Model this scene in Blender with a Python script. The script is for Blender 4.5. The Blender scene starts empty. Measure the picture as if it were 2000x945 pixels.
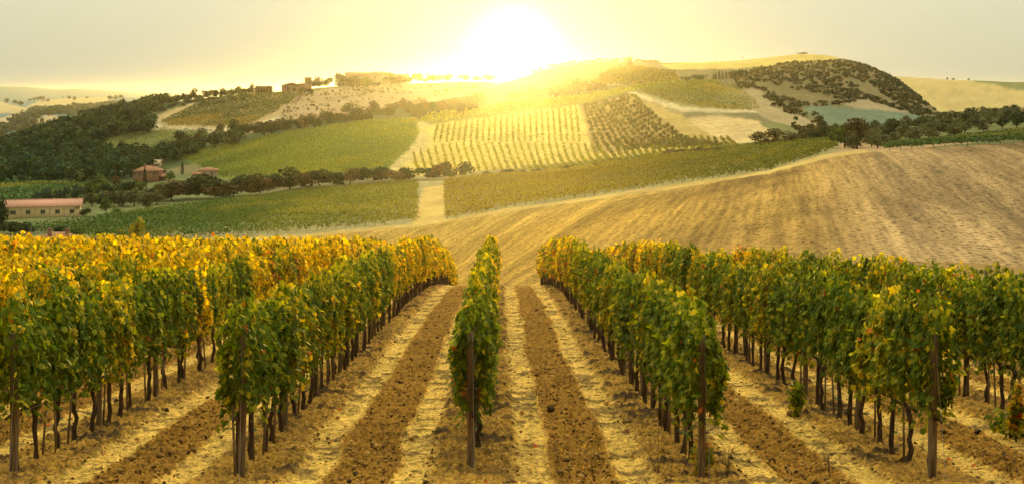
import bpy, math, random
import numpy as np
from math import radians, sin, cos, pi

# ------------------------------------------------------------------ camera, light, sky
S = 1.3                      # metres of depth per unit of "zeta"; focal length = 2000*S pixels on a 2000 px wide frame
HY = 175.0                   # the eye-level horizon's height in the photograph
scene = bpy.context.scene
col = scene.collection
cam_d = bpy.data.cameras.new('camera'); cam = bpy.data.objects.new('camera', cam_d); col.objects.link(cam)
cam.location = (0, 0, 0); cam.rotation_euler = (radians(90), 0, 0)
cam_d.sensor_width = 36; cam_d.lens = 36 * S
cam_d.shift_y = -(472.5 - HY) / 2000
cam_d.clip_start = 0.1; cam_d.clip_end = 40000
scene.camera = cam

SUN_EL, SUN_AZ = radians(1.65), radians(0.1)
sd = (sin(SUN_AZ) * cos(SUN_EL), cos(SUN_AZ) * cos(SUN_EL), sin(SUN_EL))
sun_d = bpy.data.lights.new('sun', 'SUN'); sun = bpy.data.objects.new('sun', sun_d); col.objects.link(sun)
sun_d.energy = 4.6; sun_d.angle = radians(0.8); sun_d.color = (1.0, 0.66, 0.17)
sun.rotation_euler = (radians(90) - SUN_EL, 0, pi - SUN_AZ)
sun.location = (0, 50, 60)

world = bpy.data.worlds.new('World'); scene.world = world; world.use_nodes = True
wn, wl = world.node_tree.nodes, world.node_tree.links
wn.clear()
def N(nodes, t, **kw):
    n = nodes.new(t)
    for k, v in kw.items(): setattr(n, k, v)
    return n
def wmath(op, a, b=None):
    n = N(wn, 'ShaderNodeMath', operation=op)
    for i, v in enumerate((a, b)):
        if v is None: continue
        if isinstance(v, (int, float)): n.inputs[i].default_value = v
        else: wl.new(v, n.inputs[i])
    return n.outputs[0]
sky = N(wn, 'ShaderNodeTexSky', sky_type='NISHITA', sun_disc=False)
sky.sun_elevation = SUN_EL; sky.sun_rotation = SUN_AZ; sky.altitude = 200
sky.air_density = 1.0; sky.dust_density = 3.0; sky.ozone_density = 0.6
geo = N(wn, 'ShaderNodeTexCoord')
nrm = N(wn, 'ShaderNodeVectorMath', operation='NORMALIZE'); wl.new(geo.outputs['Generated'], nrm.inputs[0])
sep = N(wn, 'ShaderNodeSeparateXYZ'); wl.new(nrm.outputs[0], sep.inputs[0])
up = wmath('MAXIMUM', sep.outputs[2], 0.0)
# thin high cloud veil, brighter overhead than at the horizon
veil_s = wmath('ADD', 5.8, wmath('MULTIPLY', up, 24.0))
# the half of the sky round the low sun is the bright one
ys = wmath('MULTIPLY', wmath('ADD', sep.outputs[1], 0.75), 0.95); ys = wmath('MINIMUM', wmath('MAXIMUM', ys, 0.0), 1.0)
veil_s = wmath('MULTIPLY', veil_s, wmath('ADD', 0.20, wmath('MULTIPLY', ys, 0.80)))
veil = N(wn, 'ShaderNodeVectorMath', operation='SCALE'); veil.inputs[0].default_value = (0.975, 0.955, 0.67); wl.new(veil_s, veil.inputs['Scale'])
skt = N(wn, 'ShaderNodeVectorMath', operation='MULTIPLY'); wl.new(sky.outputs[0], skt.inputs[0]); skt.inputs[1].default_value = (0.035, 0.05, 0.08)
base = N(wn, 'ShaderNodeVectorMath', operation='ADD'); wl.new(veil.outputs[0], base.inputs[0]); wl.new(skt.outputs[0], base.inputs[1])
# the aureole round the sun
dt = N(wn, 'ShaderNodeVectorMath', operation='DOT_PRODUCT'); wl.new(nrm.outputs[0], dt.inputs[0]); dt.inputs[1].default_value = sd
dm = wmath('MAXIMUM', dt.outputs['Value'], 0.0)
a1 = wmath('MULTIPLY', wmath('POWER', dm, 4000.0), 22.0)
a2 = wmath('MULTIPLY', wmath('POWER', dm, 900.0), 1.2)
aur = wmath('ADD', a1, a2)
aurc = N(wn, 'ShaderNodeVectorMath', operation='SCALE'); aurc.inputs[0].default_value = (1.0, 0.92, 0.72); wl.new(aur, aurc.inputs['Scale'])
tot = N(wn, 'ShaderNodeVectorMath', operation='ADD'); wl.new(base.outputs[0], tot.inputs[0]); wl.new(aurc.outputs[0], tot.inputs[1])
bg = N(wn, 'ShaderNodeBackground'); bg.inputs[1].default_value = 0.10
wl.new(tot.outputs[0], bg.inputs[0])
wo = N(wn, 'ShaderNodeOutputWorld'); wl.new(bg.outputs[0], wo.inputs[0])

vs = scene.view_settings
vs.view_transform = 'Standard'; vs.look = 'None'; vs.gamma = 1.0; vs.use_curve_mapping = False
vs.exposure = 0.0
scene.render.engine = 'CYCLES'
cy = scene.cycles
cy.use_denoising = True; cy.max_bounces = 6; cy.diffuse_bounces = 3; cy.transmission_bounces = 3; cy.volume_bounces = 0
cy.use_adaptive_sampling = True; cy.adaptive_threshold = 0.02
HAZE = 0.000045; HAZE_G = 0.91

# ------------------------------------------------------------------ helpers
rng = np.random.default_rng(7)
random.seed(7)

def _hash(ix, iy, seed):
    h = (ix.astype(np.int64) * 374761393 + iy.astype(np.int64) * 668265263 + seed * 1442695041) & 0xFFFFFFFF
    h = ((h ^ (h >> 13)) * 1274126177) & 0xFFFFFFFF
    h = (h ^ (h >> 16)) & 0xFFFFFFFF
    return h / 4294967295.0
def vnoise(x, y, seed=0):
    x = np.asarray(x, float); y = np.asarray(y, float)
    ix = np.floor(x); iy = np.floor(y); fx = x - ix; fy = y - iy
    fx = fx * fx * (3 - 2 * fx); fy = fy * fy * (3 - 2 * fy)
    a = _hash(ix, iy, seed); b = _hash(ix + 1, iy, seed); c = _hash(ix, iy + 1, seed); d = _hash(ix + 1, iy + 1, seed)
    return (a * (1 - fx) + b * fx) * (1 - fy) + (c * (1 - fx) + d * fx) * fy
def fbm(x, y, seed=0, oct=4):
    t = 0; amp = 0.5; tot = 0
    for o in range(oct):
        t = t + amp * vnoise(x * 2 ** o + 17.3 * o, y * 2 ** o - 9.1 * o, seed + o); tot += amp; amp *= 0.5
    return t / tot
def sstep(a, b, x):
    t = np.clip((x - a) / (b - a), 0, 1); return t * t * (3 - 2 * t)

def mesh_np(name, V, F, mats, C=None, mi=None, smooth=False):
    """V (n,3); F (m,k) array or list of such arrays (k may differ); C (n,3) vertex colours."""
    Fs = F if isinstance(F, list) else [F]
    Fs = [np.asarray(f, np.int32) for f in Fs if len(f)]
    me = bpy.data.meshes.new(name)
    V = np.asarray(V, np.float32)
    me.vertices.add(len(V)); me.vertices.foreach_set('co', V.ravel())
    loops = np.concatenate([f.ravel() for f in Fs])
    starts = []; o = 0
    for f in Fs:
        starts.append(o + np.arange(len(f)) * f.shape[1]); o += f.size
    starts = np.concatenate(starts).astype(np.int32)
    me.loops.add(len(loops)); me.loops.foreach_set('vertex_index', loops)
    me.polygons.add(len(starts)); me.polygons.foreach_set('loop_start', starts)
    if mi is not None: me.polygons.foreach_set('material_index', np.asarray(mi, np.int32))
    if smooth: me.polygons.foreach_set('use_smooth', np.ones(len(starts), bool))
    for m in (mats if isinstance(mats, (list, tuple)) else [mats]): me.materials.append(m)
    if C is not None:
        ca = me.color_attributes.new('Col', 'FLOAT_COLOR', 'POINT')
        c4 = np.ones((len(V), 4), np.float32); c4[:, :3] = C
        ca.data.foreach_set('color', c4.ravel())
    me.update(calc_edges=True)
    return me

def link(name, me, parent=None, loc=(0, 0, 0), rot=(0, 0, 0), scale=(1, 1, 1)):
    o = bpy.data.objects.new(name, me); col.objects.link(o)
    o.location = loc; o.rotation_euler = rot; o.scale = scale
    if parent: o.parent = parent
    return o
def tag(o, label, cat, group=None, kind=None):
    o['label'] = label; o['category'] = cat
    if group: o['group'] = group
    if kind: o['kind'] = kind
    return o
def empty(name, loc, label, cat, group=None, rz=0, scale=(1, 1, 1)):
    o = link(name, None, None, loc, (0, 0, rz), scale); o.empty_display_size = 0.2
    return tag(o, label, cat, group)
def structure(name, me):
    o = link(name, me); o['kind'] = 'structure'; return o

class MB:
    """collects boxes / tubes, builds one mesh"""
    def __init__(s): s.v = []; s.q = []; s.t = []; s.n = 0
    def add(s, v, q=(), t=()):
        v = np.asarray(v, float)
        s.v.append(v); s.q += [[i + s.n for i in f] for f in q]; s.t += [[i + s.n for i in f] for f in t]; s.n += len(v)
    def box(s, x0, x1, y0, y1, z0, z1):
        v = [(x, y, z) for z in (z0, z1) for y in (y0, y1) for x in (x0, x1)]
        s.add(v, [(0, 2, 3, 1), (4, 5, 7, 6), (0, 1, 5, 4), (1, 3, 7, 5), (3, 2, 6, 7), (2, 0, 4, 6)])
        return s
    def tube(s, pts, rad, k=7, cap=True):
        pts = np.asarray(pts, float); n = len(pts)
        rad = np.broadcast_to(rad, (n,)) if np.ndim(rad) == 0 else np.asarray(rad)
        T = np.gradient(pts, axis=0); T /= np.linalg.norm(T, axis=1)[:, None] + 1e-9
        ref = np.array([0.0, 1.0, 0.05]) if abs(T[0, 2]) > 0.7 else np.array([0.0, 0.05, 1.0])
        V = []
        for i in range(n):
            u = np.cross(T[i], ref); u /= np.linalg.norm(u); w = np.cross(T[i], u)
            a = np.arange(k) * 2 * pi / k
            V.append(pts[i] + rad[i] * (np.cos(a)[:, None] * u + np.sin(a)[:, None] * w))
        V = np.concatenate(V); q = []
        for i in range(n - 1):
            for j in range(k):
                q.append((i * k + j, i * k + (j + 1) % k, (i + 1) * k + (j + 1) % k, (i + 1) * k + j))
        t = []
        if cap:
            V = np.concatenate([V, pts[:1], pts[-1:]])
            for j in range(k):
                t.append((n * k, (j + 1) % k, j)); t.append((n * k + 1, (n - 1) * k + j, (n - 1) * k + (j + 1) % k))
        s.add(V, q, t); return s
    def mesh(s, name, mat, smooth=False, C=None):
        F = []
        if s.q: F.append(np.array(s.q))
        if s.t: F.append(np.array(s.t))
        return mesh_np(name, np.concatenate(s.v), F, mat, C, smooth=smooth)

def frames(nv, tip, spin=None):
    """rotation matrices (columns x,y,z): z = leaf normal, y = towards the tip"""
    nv = nv / (np.linalg.norm(nv, axis=1)[:, None] + 1e-9)
    y = tip - (tip * nv).sum(1)[:, None] * nv
    y /= np.linalg.norm(y, axis=1)[:, None] + 1e-9
    x = np.cross(y, nv)
    return np.stack([x, y, nv], axis=2)
def scatter(tv, tf, pos, R, sc, colr):
    n, k = len(pos), len(tv)
    V = np.einsum('nij,kj->nki', R, tv) * np.asarray(sc).reshape(n, 1, 1) + pos[:, None, :]
    F = (tf[None] + (np.arange(n) * k)[:, None, None]).reshape(-1, tf.shape[1])
    return V.reshape(-1, 3), F, np.repeat(colr, k, axis=0)
def runit(n, r=rng):
    v = r.normal(size=(n, 3)); return v / np.linalg.norm(v, axis=1)[:, None]

QUAD_V = np.array([(-.5, -.5, 0), (.5, -.42, .12), (.42, .5, 0), (-.46, .45, .1)]); QUAD_F = np.array([(0, 1, 2, 3)])
# five-lobed vine leaf, petiole at the origin, tip towards +y, blade cupped
_o = [(0, .06), (.26, -.16), (.50, .10), (.36, .30), (.52, .62), (.26, .66), (0, 1.0), (-.26, .66), (-.52, .62), (-.36, .30), (-.50, .10), (-.26, -.16)]
LEAF_V = np.array([(0, .32, .05)] + [(x, y, -.22 * abs(x) - .12 * y * y) for x, y in _o]); LEAF_V[:, 1] -= .1
LEAF_F = np.array([(0, 1 + i, 1 + (i + 1) % 12) for i in range(12)])
HEX_V = np.array([(0, -.05, 0), (.45, .25, -.12), (.3, .7, -.1), (0, 1, -.12), (-.3, .7, -.1), (-.45, .25, -.12)]); HEX_F = np.array([(0, 1, 2, 3), (0, 3, 4, 5)])

# ------------------------------------------------------------------ materials
def mat(name):
    m = bpy.data.materials.new(name); m.use_nodes = True
    nt = m.node_tree; b = nt.nodes['Principled BSDF']
    return m, nt.nodes, nt.links, b
def leaf_mat(name, trans=0.45, warm=(1.25, 1.1, 0.5), vary=0.25, rough=0.65):
    m, n, l, b = mat(name)
    at = N(n, 'ShaderNodeAttribute', attribute_name='Col')
    oi = N(n, 'ShaderNodeObjectInfo')
    mr = N(n, 'ShaderNodeMapRange'); l.new(oi.outputs['Random'], mr.inputs[0]); mr.inputs[3].default_value = 1 - vary; mr.inputs[4].default_value = 1 + vary
    sc = N(n, 'ShaderNodeVectorMath', operation='SCALE'); l.new(at.outputs['Color'], sc.inputs[0]); l.new(mr.outputs[0], sc.inputs['Scale'])
    b.inputs['Roughness'].default_value = rough; b.inputs['Specular IOR Level'].default_value = 0.10
    l.new(sc.outputs[0], b.inputs['Base Color'])
    tm = N(n, 'ShaderNodeVectorMath', operation='MULTIPLY'); l.new(sc.outputs[0], tm.inputs[0]); tm.inputs[1].default_value = warm
    tr = N(n, 'ShaderNodeBsdfTranslucent'); l.new(tm.outputs[0], tr.inputs[0])
    mx = N(n, 'ShaderNodeMixShader'); mx.inputs[0].default_value = trans
    l.new(b.outputs[0], mx.inputs[1]); l.new(tr.outputs[0], mx.inputs[2])
    l.new(mx.outputs[0], n['Material Output'].inputs[0])
    return m
def col_mat(name, rough=0.9, nscale=1.0, namp=0.25, bump=0.0, bscale=20.0, stretch=(1, 1, 1), speck=0):
    """vertex colour times world noise"""
    m, n, l, b = mat(name)
    at = N(n, 'ShaderNodeAttribute', attribute_name='Col')
    tc = N(n, 'ShaderNodeTexCoord')
    mp = N(n, 'ShaderNodeMapping'); l.new(tc.outputs['Object'], mp.inputs[0]); mp.inputs['Scale'].default_value = stretch
    nz = N(n, 'ShaderNodeTexNoise'); l.new(mp.outputs[0], nz.inputs['Vector']); nz.inputs['Scale'].default_value = nscale; nz.inputs['Detail'].default_value = 6; nz.inputs['Roughness'].default_value = .65
    mr = N(n, 'ShaderNodeMapRange'); l.new(nz.outputs[0], mr.inputs[0]); mr.inputs[1].default_value = .3; mr.inputs[2].default_value = .7
    mr.inputs[3].default_value = 1 - namp; mr.inputs[4].default_value = 1 + namp
    sc = N(n, 'ShaderNodeVectorMath', operation='SCALE'); l.new(at.outputs['Color'], sc.inputs[0]); l.new(mr.outputs[0], sc.inputs['Scale'])
    if speck:
        n3 = N(n, 'ShaderNodeTexNoise'); l.new(mp.outputs[0], n3.inputs['Vector']); n3.inputs['Scale'].default_value = speck; n3.inputs['Detail'].default_value = 3; n3.inputs['Roughness'].default_value = .7
        m3 = N(n, 'ShaderNodeMapRange'); l.new(n3.outputs[0], m3.inputs[0]); m3.inputs[1].default_value = .34; m3.inputs[2].default_value = .46; m3.inputs[3].default_value = .30; m3.inputs[4].default_value = 1.06
        s3 = N(n, 'ShaderNodeVectorMath', operation='SCALE'); l.new(sc.outputs[0], s3.inputs[0]); l.new(m3.outputs[0], s3.inputs['Scale']); sc = s3
    l.new(sc.outputs[0], b.inputs['Base Color']); b.inputs['Roughness'].default_value = rough; b.inputs['Specular IOR Level'].default_value = 0.1
    if bump:
        n2 = N(n, 'ShaderNodeTexNoise'); l.new(tc.outputs['Object'], n2.inputs['Vector']); n2.inputs['Scale'].default_value = bscale; n2.inputs['Detail'].default_value = 5
        bp = N(n, 'ShaderNodeBump'); bp.inputs['Strength'].default_value = bump; bp.inputs['Distance'].default_value = 1.0 / bscale
        l.new(n2.outputs[0], bp.inputs['Height']); l.new(bp.outputs[0], b.inputs['Normal'])
    return m
def noise_mat(name, c1, c2, scale=5.0, stretch=(1, 1, 1), rough=0.85, bump=0.3, wave=None):
    m, n, l, b = mat(name)
    tc = N(n, 'ShaderNodeTexCoord'); mp = N(n, 'ShaderNodeMapping'); l.new(tc.outputs['Object'], mp.inputs[0]); mp.inputs['Scale'].default_value = stretch
    nz = N(n, 'ShaderNodeTexNoise'); l.new(mp.outputs[0], nz.inputs['Vector']); nz.inputs['Scale'].default_value = scale; nz.inputs['Detail'].default_value = 6
    cr = N(n, 'ShaderNodeValToRGB'); l.new(nz.outputs[0], cr.inputs[0])
    cr.color_ramp.elements[0].position = .32; cr.color_ramp.elements[0].color = (*c1, 1)
    cr.color_ramp.elements[1].position = .68; cr.color_ramp.elements[1].color = (*c2, 1)
    l.new(cr.outputs[0], b.inputs['Base Color']); b.inputs['Roughness'].default_value = rough; b.inputs['Specular IOR Level'].default_value = .2
    bp = N(n, 'ShaderNodeBump'); bp.inputs['Strength'].default_value = bump; bp.inputs['Distance'].default_value = .02
    src = nz.outputs[0]
    if wave:
        wv = N(n, 'ShaderNodeTexWave', bands_direction=wave[0]); l.new(tc.outputs['Object'], wv.inputs[0]); wv.inputs['Scale'].default_value = wave[1]; wv.inputs['Distortion'].default_value = .4
        src = wv.outputs['Fac']; bp.inputs['Distance'].default_value = .08
    l.new(src, bp.inputs['Height']); l.new(bp.outputs[0], b.inputs['Normal'])
    return m

M = {}
M['vine_leaf'] = leaf_mat('vine_leaf', 0.55, (1.7, 1.3, .25), .20)
M['field_leaf'] = leaf_mat('field_leaf', 0.3, (1.3, 1.1, .45), .12, .7)
M['tree_leaf'] = leaf_mat('tree_leaf', 0.25, (1.3, 1.1, .45), .2, .7)
M['bark'] = noise_mat('bark', (.032, .020, .010), (.10, .062, .032), 9, (3, 3, .6), .95, .8)
M['post_wood'] = noise_mat('post_wood', (.075, .048, .026), (.23, .155, .085), 7, (6, 6, .5), .9, .6)
M['stake_wood'] = noise_mat('stake_wood', (.12, .08, .04), (.25, .17, .09), 8, (5, 5, .6), .9, .4)
M['wire'] = noise_mat('wire', (.25, .24, .22), (.4, .38, .34), 30, rough=.4, bump=.1)
M['tie'] = noise_mat('tie', (.01, .20, .12), (.02, .3, .18), 40, rough=.5, bump=.1)
M['soil'] = col_mat('soil', .95, 22, .40, 1.0, 40, (1, .75, 1), 13)
M['field'] = col_mat('field', .95, .5, .22, .3, 3)
def plough_mat():
    m, n, l, b = mat('plough')
    at = N(n, 'ShaderNodeAttribute', attribute_name='Col'); tc = N(n, 'ShaderNodeTexCoord')
    def nz(rot, scl, scale, det, lo, hi, a, c):
        mp = N(n, 'ShaderNodeMapping', vector_type='TEXTURE'); l.new(tc.outputs['Object'], mp.inputs[0]); mp.inputs['Rotation'].default_value = (0, 0, -rot); mp.inputs['Scale'].default_value = tuple(1 / q for q in scl)
        t = N(n, 'ShaderNodeTexNoise'); l.new(mp.outputs[0], t.inputs[0]); t.inputs['Scale'].default_value = scale; t.inputs['Detail'].default_value = det; t.inputs['Roughness'].default_value = .7
        r = N(n, 'ShaderNodeMapRange'); l.new(t.outputs[0], r.inputs[0]); r.inputs[1].default_value = lo; r.inputs[2].default_value = hi; r.inputs[3].default_value = a; r.inputs[4].default_value = c
        return r.outputs[0], t.outputs[0]
    f1, _ = nz(.20, (1, .03, 1), 1.3, 3, .35, .68, .72, 1.32)         # furrow lines
    f2, _ = nz(.20, (1, .02, 1), .28, 2, .35, .65, .78, 1.24)          # tractor passes
    sp, h = nz(0, (1, .8, 1), 2.0, 4, .38, .50, .30, 1.08)              # dark clods
    q1 = N(n, 'ShaderNodeMath', operation='MULTIPLY'); l.new(f1, q1.inputs[0]); l.new(f2, q1.inputs[1])
    q2 = N(n, 'ShaderNodeMath', operation='MULTIPLY'); l.new(q1.outputs[0], q2.inputs[0]); l.new(sp, q2.inputs[1])
    sc = N(n, 'ShaderNodeVectorMath', operation='SCALE'); l.new(at.outputs['Color'], sc.inputs[0]); l.new(q2.outputs[0], sc.inputs['Scale'])
    l.new(sc.outputs[0], b.inputs['Base Color']); b.inputs['Roughness'].default_value = .95; b.inputs['Specular IOR Level'].default_value = .05
    bp = N(n, 'ShaderNodeBump'); bp.inputs['Strength'].default_value = .7; bp.inputs['Distance'].default_value = .35; l.new(h, bp.inputs['Height']); l.new(bp.outputs[0], b.inputs['Normal'])
    return m
M['plough'] = plough_mat()
M['hill'] = col_mat('hill', .95, .35, .30, .3, 2)
M['clod'] = col_mat('clod', .95, 25, .25)
M['cream'] = noise_mat('cream', (.64, .48, .24), (.72, .56, .30), 1.2, rough=.9, bump=.1)
M['stone'] = noise_mat('stone', (.36, .27, .17), (.52, .42, .28), 3, rough=.9, bump=.3)
M['brick'] = noise_mat('brick', (.22, .11, .065), (.31, .16, .10), 4, rough=.9, bump=.3)
M['tile'] = noise_mat('tile', (.30, .14, .075), (.42, .22, .13), 2.5, rough=.9, bump=.5, wave=('X', 2.2))
M['pink_tile'] = noise_mat('pink_tile', (.46, .22, .15), (.54, .30, .21), 1.5, rough=.9, bump=.4, wave=('X', 2.0))
M['glass'] = noise_mat('glass', (.02, .03, .035), (.05, .06, .065), 2, rough=.15, bump=.02)
M['frame'] = noise_mat('frame', (.55, .48, .36), (.65, .58, .45), 5, rough=.7, bump=.05)
M['wood'] = noise_mat('wood', (.10, .05, .025), (.18, .10, .05), 6, (4, 4, .6), .85, .3)
M['rust'] = noise_mat('rust', (.27, .15, .085), (.35, .20, .12), 3, rough=.8, bump=.2)
M['metal'] = noise_mat('metal', (.2, .2, .19), (.3, .3, .28), 10, rough=.5, bump=.05)
M['red'] = noise_mat('red', (.4, .03, .02), (.5, .05, .03), 4, rough=.6, bump=.05)
M['white'] = noise_mat('white', (.6, .58, .5), (.72, .7, .62), 3, rough=.8, bump=.1)

# ------------------------------------------------------------------ terrain
LEV = {
 60: [(-900, 600), (900, 590), (1300, 535), (1750, 525), (2000, 540), (2900, 550)],
 70: [(-900, 618), (600, 612), (900, 600), (1000, 590), (1150, 565), (1300, 535), (1450, 520), (1750, 518), (1900, 523), (2000, 532), (2900, 545)],
 100: [(-900, 655), (600, 640), (900, 590), (1000, 553), (1150, 505), (1300, 465), (1450, 435), (1600, 415), (1750, 407), (1900, 407), (2000, 411), (2900, 425)],
 160: [(-900, 587), (450, 583), (600, 572), (750, 553), (900, 508), (1000, 470), (1150, 426), (1300, 385), (1450, 350), (1600, 316), (1700, 301), (1750, 296), (1900, 288), (2000, 283), (2900, 270)],
 230: [(-900, 508), (0, 505), (200, 488), (450, 464), (600, 453), (750, 441), (815, 436), (900, 427), (1000, 405), (1150, 384), (1250, 371), (1300, 362), (1450, 342), (1600, 306), (1680, 297), (1750, 288), (1900, 278), (2000, 271), (2900, 245)],
 280: [(-900, 455), (0, 448), (200, 440), (450, 425), (600, 412), (750, 398), (900, 385), (1000, 372), (1150, 357), (1300, 334), (1450, 315), (1600, 288), (1700, 284), (1800, 276), (1900, 266), (2000, 259), (2900, 225)],
 340: [(-900, 400), (0, 405), (200, 404), (450, 391), (600, 376), (750, 362), (900, 350), (1000, 345), (1150, 333), (1300, 310), (1450, 293), (1600, 275), (1750, 258), (1900, 241), (2000, 233), (2900, 200)],
 380: [(-900, 370), (0, 380), (200, 378), (450, 358), (600, 343), (750, 335), (900, 341), (1000, 337), (1150, 322), (1300, 304), (1450, 290), (1600, 272), (1750, 251), (1900, 231), (2000, 223), (2900, 195)],
 430: [(-900, 350), (0, 357), (200, 355), (330, 345), (450, 322), (600, 298), (750, 281), (900, 296), (1000, 292), (1150, 290), (1300, 284), (1450, 268), (1550, 264), (1600, 264), (1750, 249), (1900, 228), (2000, 219), (2900, 192)],
 480: [(-900, 330), (0, 343), (200, 338), (330, 322), (450, 288), (600, 257), (720, 240), (810, 237), (900, 250), (1000, 244), (1150, 238), (1300, 236), (1450, 228), (1550, 254), (1600, 256), (1750, 248), (2000, 236), (2900, 200)],
 540: [(-900, 310), (0, 330), (100, 322), (200, 305), (330, 288), (450, 262), (600, 240), (720, 222), (810, 214), (900, 208), (1000, 203), (1150, 188), (1300, 180), (1400, 190), (1480, 214), (1560, 236), (1600, 243), (1700, 244), (1760, 243), (2000, 234), (2900, 200)],
 600: [(-900, 290), (0, 302), (100, 285), (200, 262), (320, 243), (450, 228), (560, 212), (600, 206), (750, 190), (900, 184), (1000, 180), (1100, 172), (1200, 167), (1300, 165), (1400, 172), (1500, 192), (1570, 208), (1600, 211), (1700, 217), (1760, 230), (1900, 230), (2900, 200)],
 680: [(-900, 330), (0, 292), (100, 256), (150, 242), (200, 228), (320, 204), (450, 186), (560, 178), (650, 170), (750, 166), (900, 160), (1000, 162), (1100, 148), (1200, 140), (1300, 138), (1400, 142), (1500, 140), (1600, 147), (1700, 178), (1760, 200), (1810, 224), (1900, 226), (2900, 205)],
 800: [(-900, 340), (0, 335), (200, 275), (450, 225), (600, 210), (750, 190), (900, 172), (1000, 160), (1050, 140), (1100, 127), (1200, 121), (1300, 125), (1400, 123), (1450, 120), (1500, 114), (1560, 107), (1620, 109), (1650, 117), (1700, 134), (1750, 155), (1790, 188), (1830, 219), (1900, 224), (2900, 205)],
 950: [(-900, 300), (0, 300), (300, 270), (600, 240), (900, 205), (1000, 190), (1150, 170), (1400, 160), (1600, 155), (1700, 215), (1760, 222), (1900, 220), (2000, 219), (2900, 215)],
 1300: [(-900, 265), (0, 262), (100, 266), (200, 250), (450, 240), (900, 220), (1500, 170), (1700, 149), (1750, 150), (1850, 156), (1900, 158), (1980, 161), (2900, 150)],
 1700: [(-900, 236), (0, 246), (60, 236), (110, 222), (140, 226), (240, 236), (450, 230), (1500, 190), (1750, 178), (2900, 172)],
 2300: [(-900, 215), (0, 216), (40, 214), (80, 222), (240, 208), (450, 215), (1500, 190), (2900, 180)],
 3300: [(-900, 196), (0, 200), (50, 201), (100, 196), (170, 193), (240, 191), (450, 200), (1500, 188), (2900, 182)],
 5000: [(-900, 192), (0, 194), (240, 190), (450, 196), (1500, 186), (2900, 182)],
 8500: [(-900, 168), (0, 169), (50, 170), (110, 176), (150, 174), (210, 177), (270, 182), (330, 184), (500, 190), (1000, 185), (1600, 178), (2900, 172)],
 10000: [(-900, 175), (0, 176), (500, 190), (2900, 182)],
}
_pxs = np.arange(-900, 2901, 4.0)
_zst = np.array(sorted(LEV))
_E = np.array([-(np.interp(_pxs, *zip(*LEV[z])) - HY) / 2000 * z for z in _zst])
for _i in range(len(_E)):                       # round the kinks of the piecewise control lines
    k = np.hanning(13); k /= k.sum(); _E[_i] = np.convolve(np.pad(_E[_i], 6, 'edge'), k, 'valid')
_lz = np.log(_zst)
def _pchip(xs, Y, xq):
    h = np.diff(xs)[:, None]; d = np.diff(Y, axis=0) / h
    m = np.zeros_like(Y)
    w1 = 2 * h[1:] + h[:-1]; w2 = h[1:] + 2 * h[:-1]
    with np.errstate(divide='ignore', invalid='ignore'):
        hm = (w1 + w2) / (w1 / d[:-1] + w2 / d[1:])
    m[1:-1] = np.where(d[:-1] * d[1:] > 0, hm, 0); m[0] = d[0]; m[-1] = d[-1]
    i = np.clip(np.searchsorted(xs, xq) - 1, 0, len(xs) - 2)
    hh = (xs[i + 1] - xs[i])[:, None]; t = ((xq - xs[i])[:, None]) / hh
    return ((1 + 2 * t) * (1 - t) ** 2) * Y[i] + t * (1 - t) ** 2 * hh * m[i] + t * t * (3 - 2 * t) * Y[i + 1] + t * t * (t - 1) * hh * m[i + 1]
_LQ = np.arange(math.log(60), math.log(10000), 0.006)
_T = _pchip(_lz, _E, _LQ)

def Zc(X): return np.where(X > 3, np.maximum(34 - 2.6 * (X - 3), -2), np.where(X < -3, np.minimum(34 + .30 * (-X - 3), 60), 34.0))
def H(X, Z):
    """terrain height at X, depth zeta (world Y = S*zeta)"""
    X = np.asarray(X, float); Z = np.asarray(Z, float)
    X, Z = np.broadcast_arrays(X, Z)
    px = 1000 + 2000 * X / np.maximum(Z, 5)
    fi = np.clip((px + 900) / 4, 0, len(_pxs) - 1.001); i = fi.astype(int); fx = fi - i
    fj = np.clip((np.log(np.maximum(Z, 60)) - _LQ[0]) / 0.006, 0, len(_LQ) - 1.001); j = fj.astype(int); fz = fj - j
    t = (_T[j, i] * (1 - fx) + _T[j, i + 1] * fx) * (1 - fz) + (_T[j + 1, i] * (1 - fx) + _T[j + 1, i + 1] * fx) * fz
    zc = Zc(X)
    near = np.where(Z < 12.6, -1.7 - (4.84 - 1.7) * np.maximum(Z, -20) / 12.6, -(3.39 + .115 * Z)) - .5 * .00365 * np.maximum(0, Z - zc) ** 2
    zw = np.maximum(zc, 34 - 1.6 * np.maximum(X - 3, 0)); w = sstep(zw + 30, zw + 46, Z)
    w = np.where(Z > 78, np.maximum(w, sstep(78, 96, Z)), w)
    # gentle undulation of the far ground
    und = (fbm(X / 23, Z / 17, 5, 3) - .5) * np.clip((Z - 90) / 300, 0, 1.6) * 1.2
    return near * (1 - w) + (t + und) * w
def hit(px, y, z0=80.0, z1=1000.0):
    """first ground point seen at photograph position (px, y) between two depths"""
    z = np.exp(np.arange(math.log(z0), math.log(z1), 0.002))
    yy = HY - 2000 * H((px - 1000) / 2000 * z, z) / z
    k = np.nonzero(yy <= y)[0]
    return float(z[k[0]]) if len(k) else float(z[np.argmin(yy)])
def gp(px, z):
    X = (px - 1000) / 2000 * z
    return (float(X), float(S * z), float(H(X, z)))
def inpoly(x, y, P):
    x = np.asarray(x, float); y = np.asarray(y, float); c = np.zeros(np.broadcast(x, y).shape, bool)
    n = len(P)
    for i in range(n):
        x0, y0 = P[i]; x1, y1 = P[(i + 1) % n]
        if y0 == y1: continue
        c ^= ((y0 > y) != (y1 > y)) & (x < (x1 - x0) * (y - y0) / (y1 - y0) + x0)
    return c

BROWN, PATH, GREEN, TAN = (.47, .275, .070), (.50, .335, .10), (.10, .12, .03), (.46, .34, .13)
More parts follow.
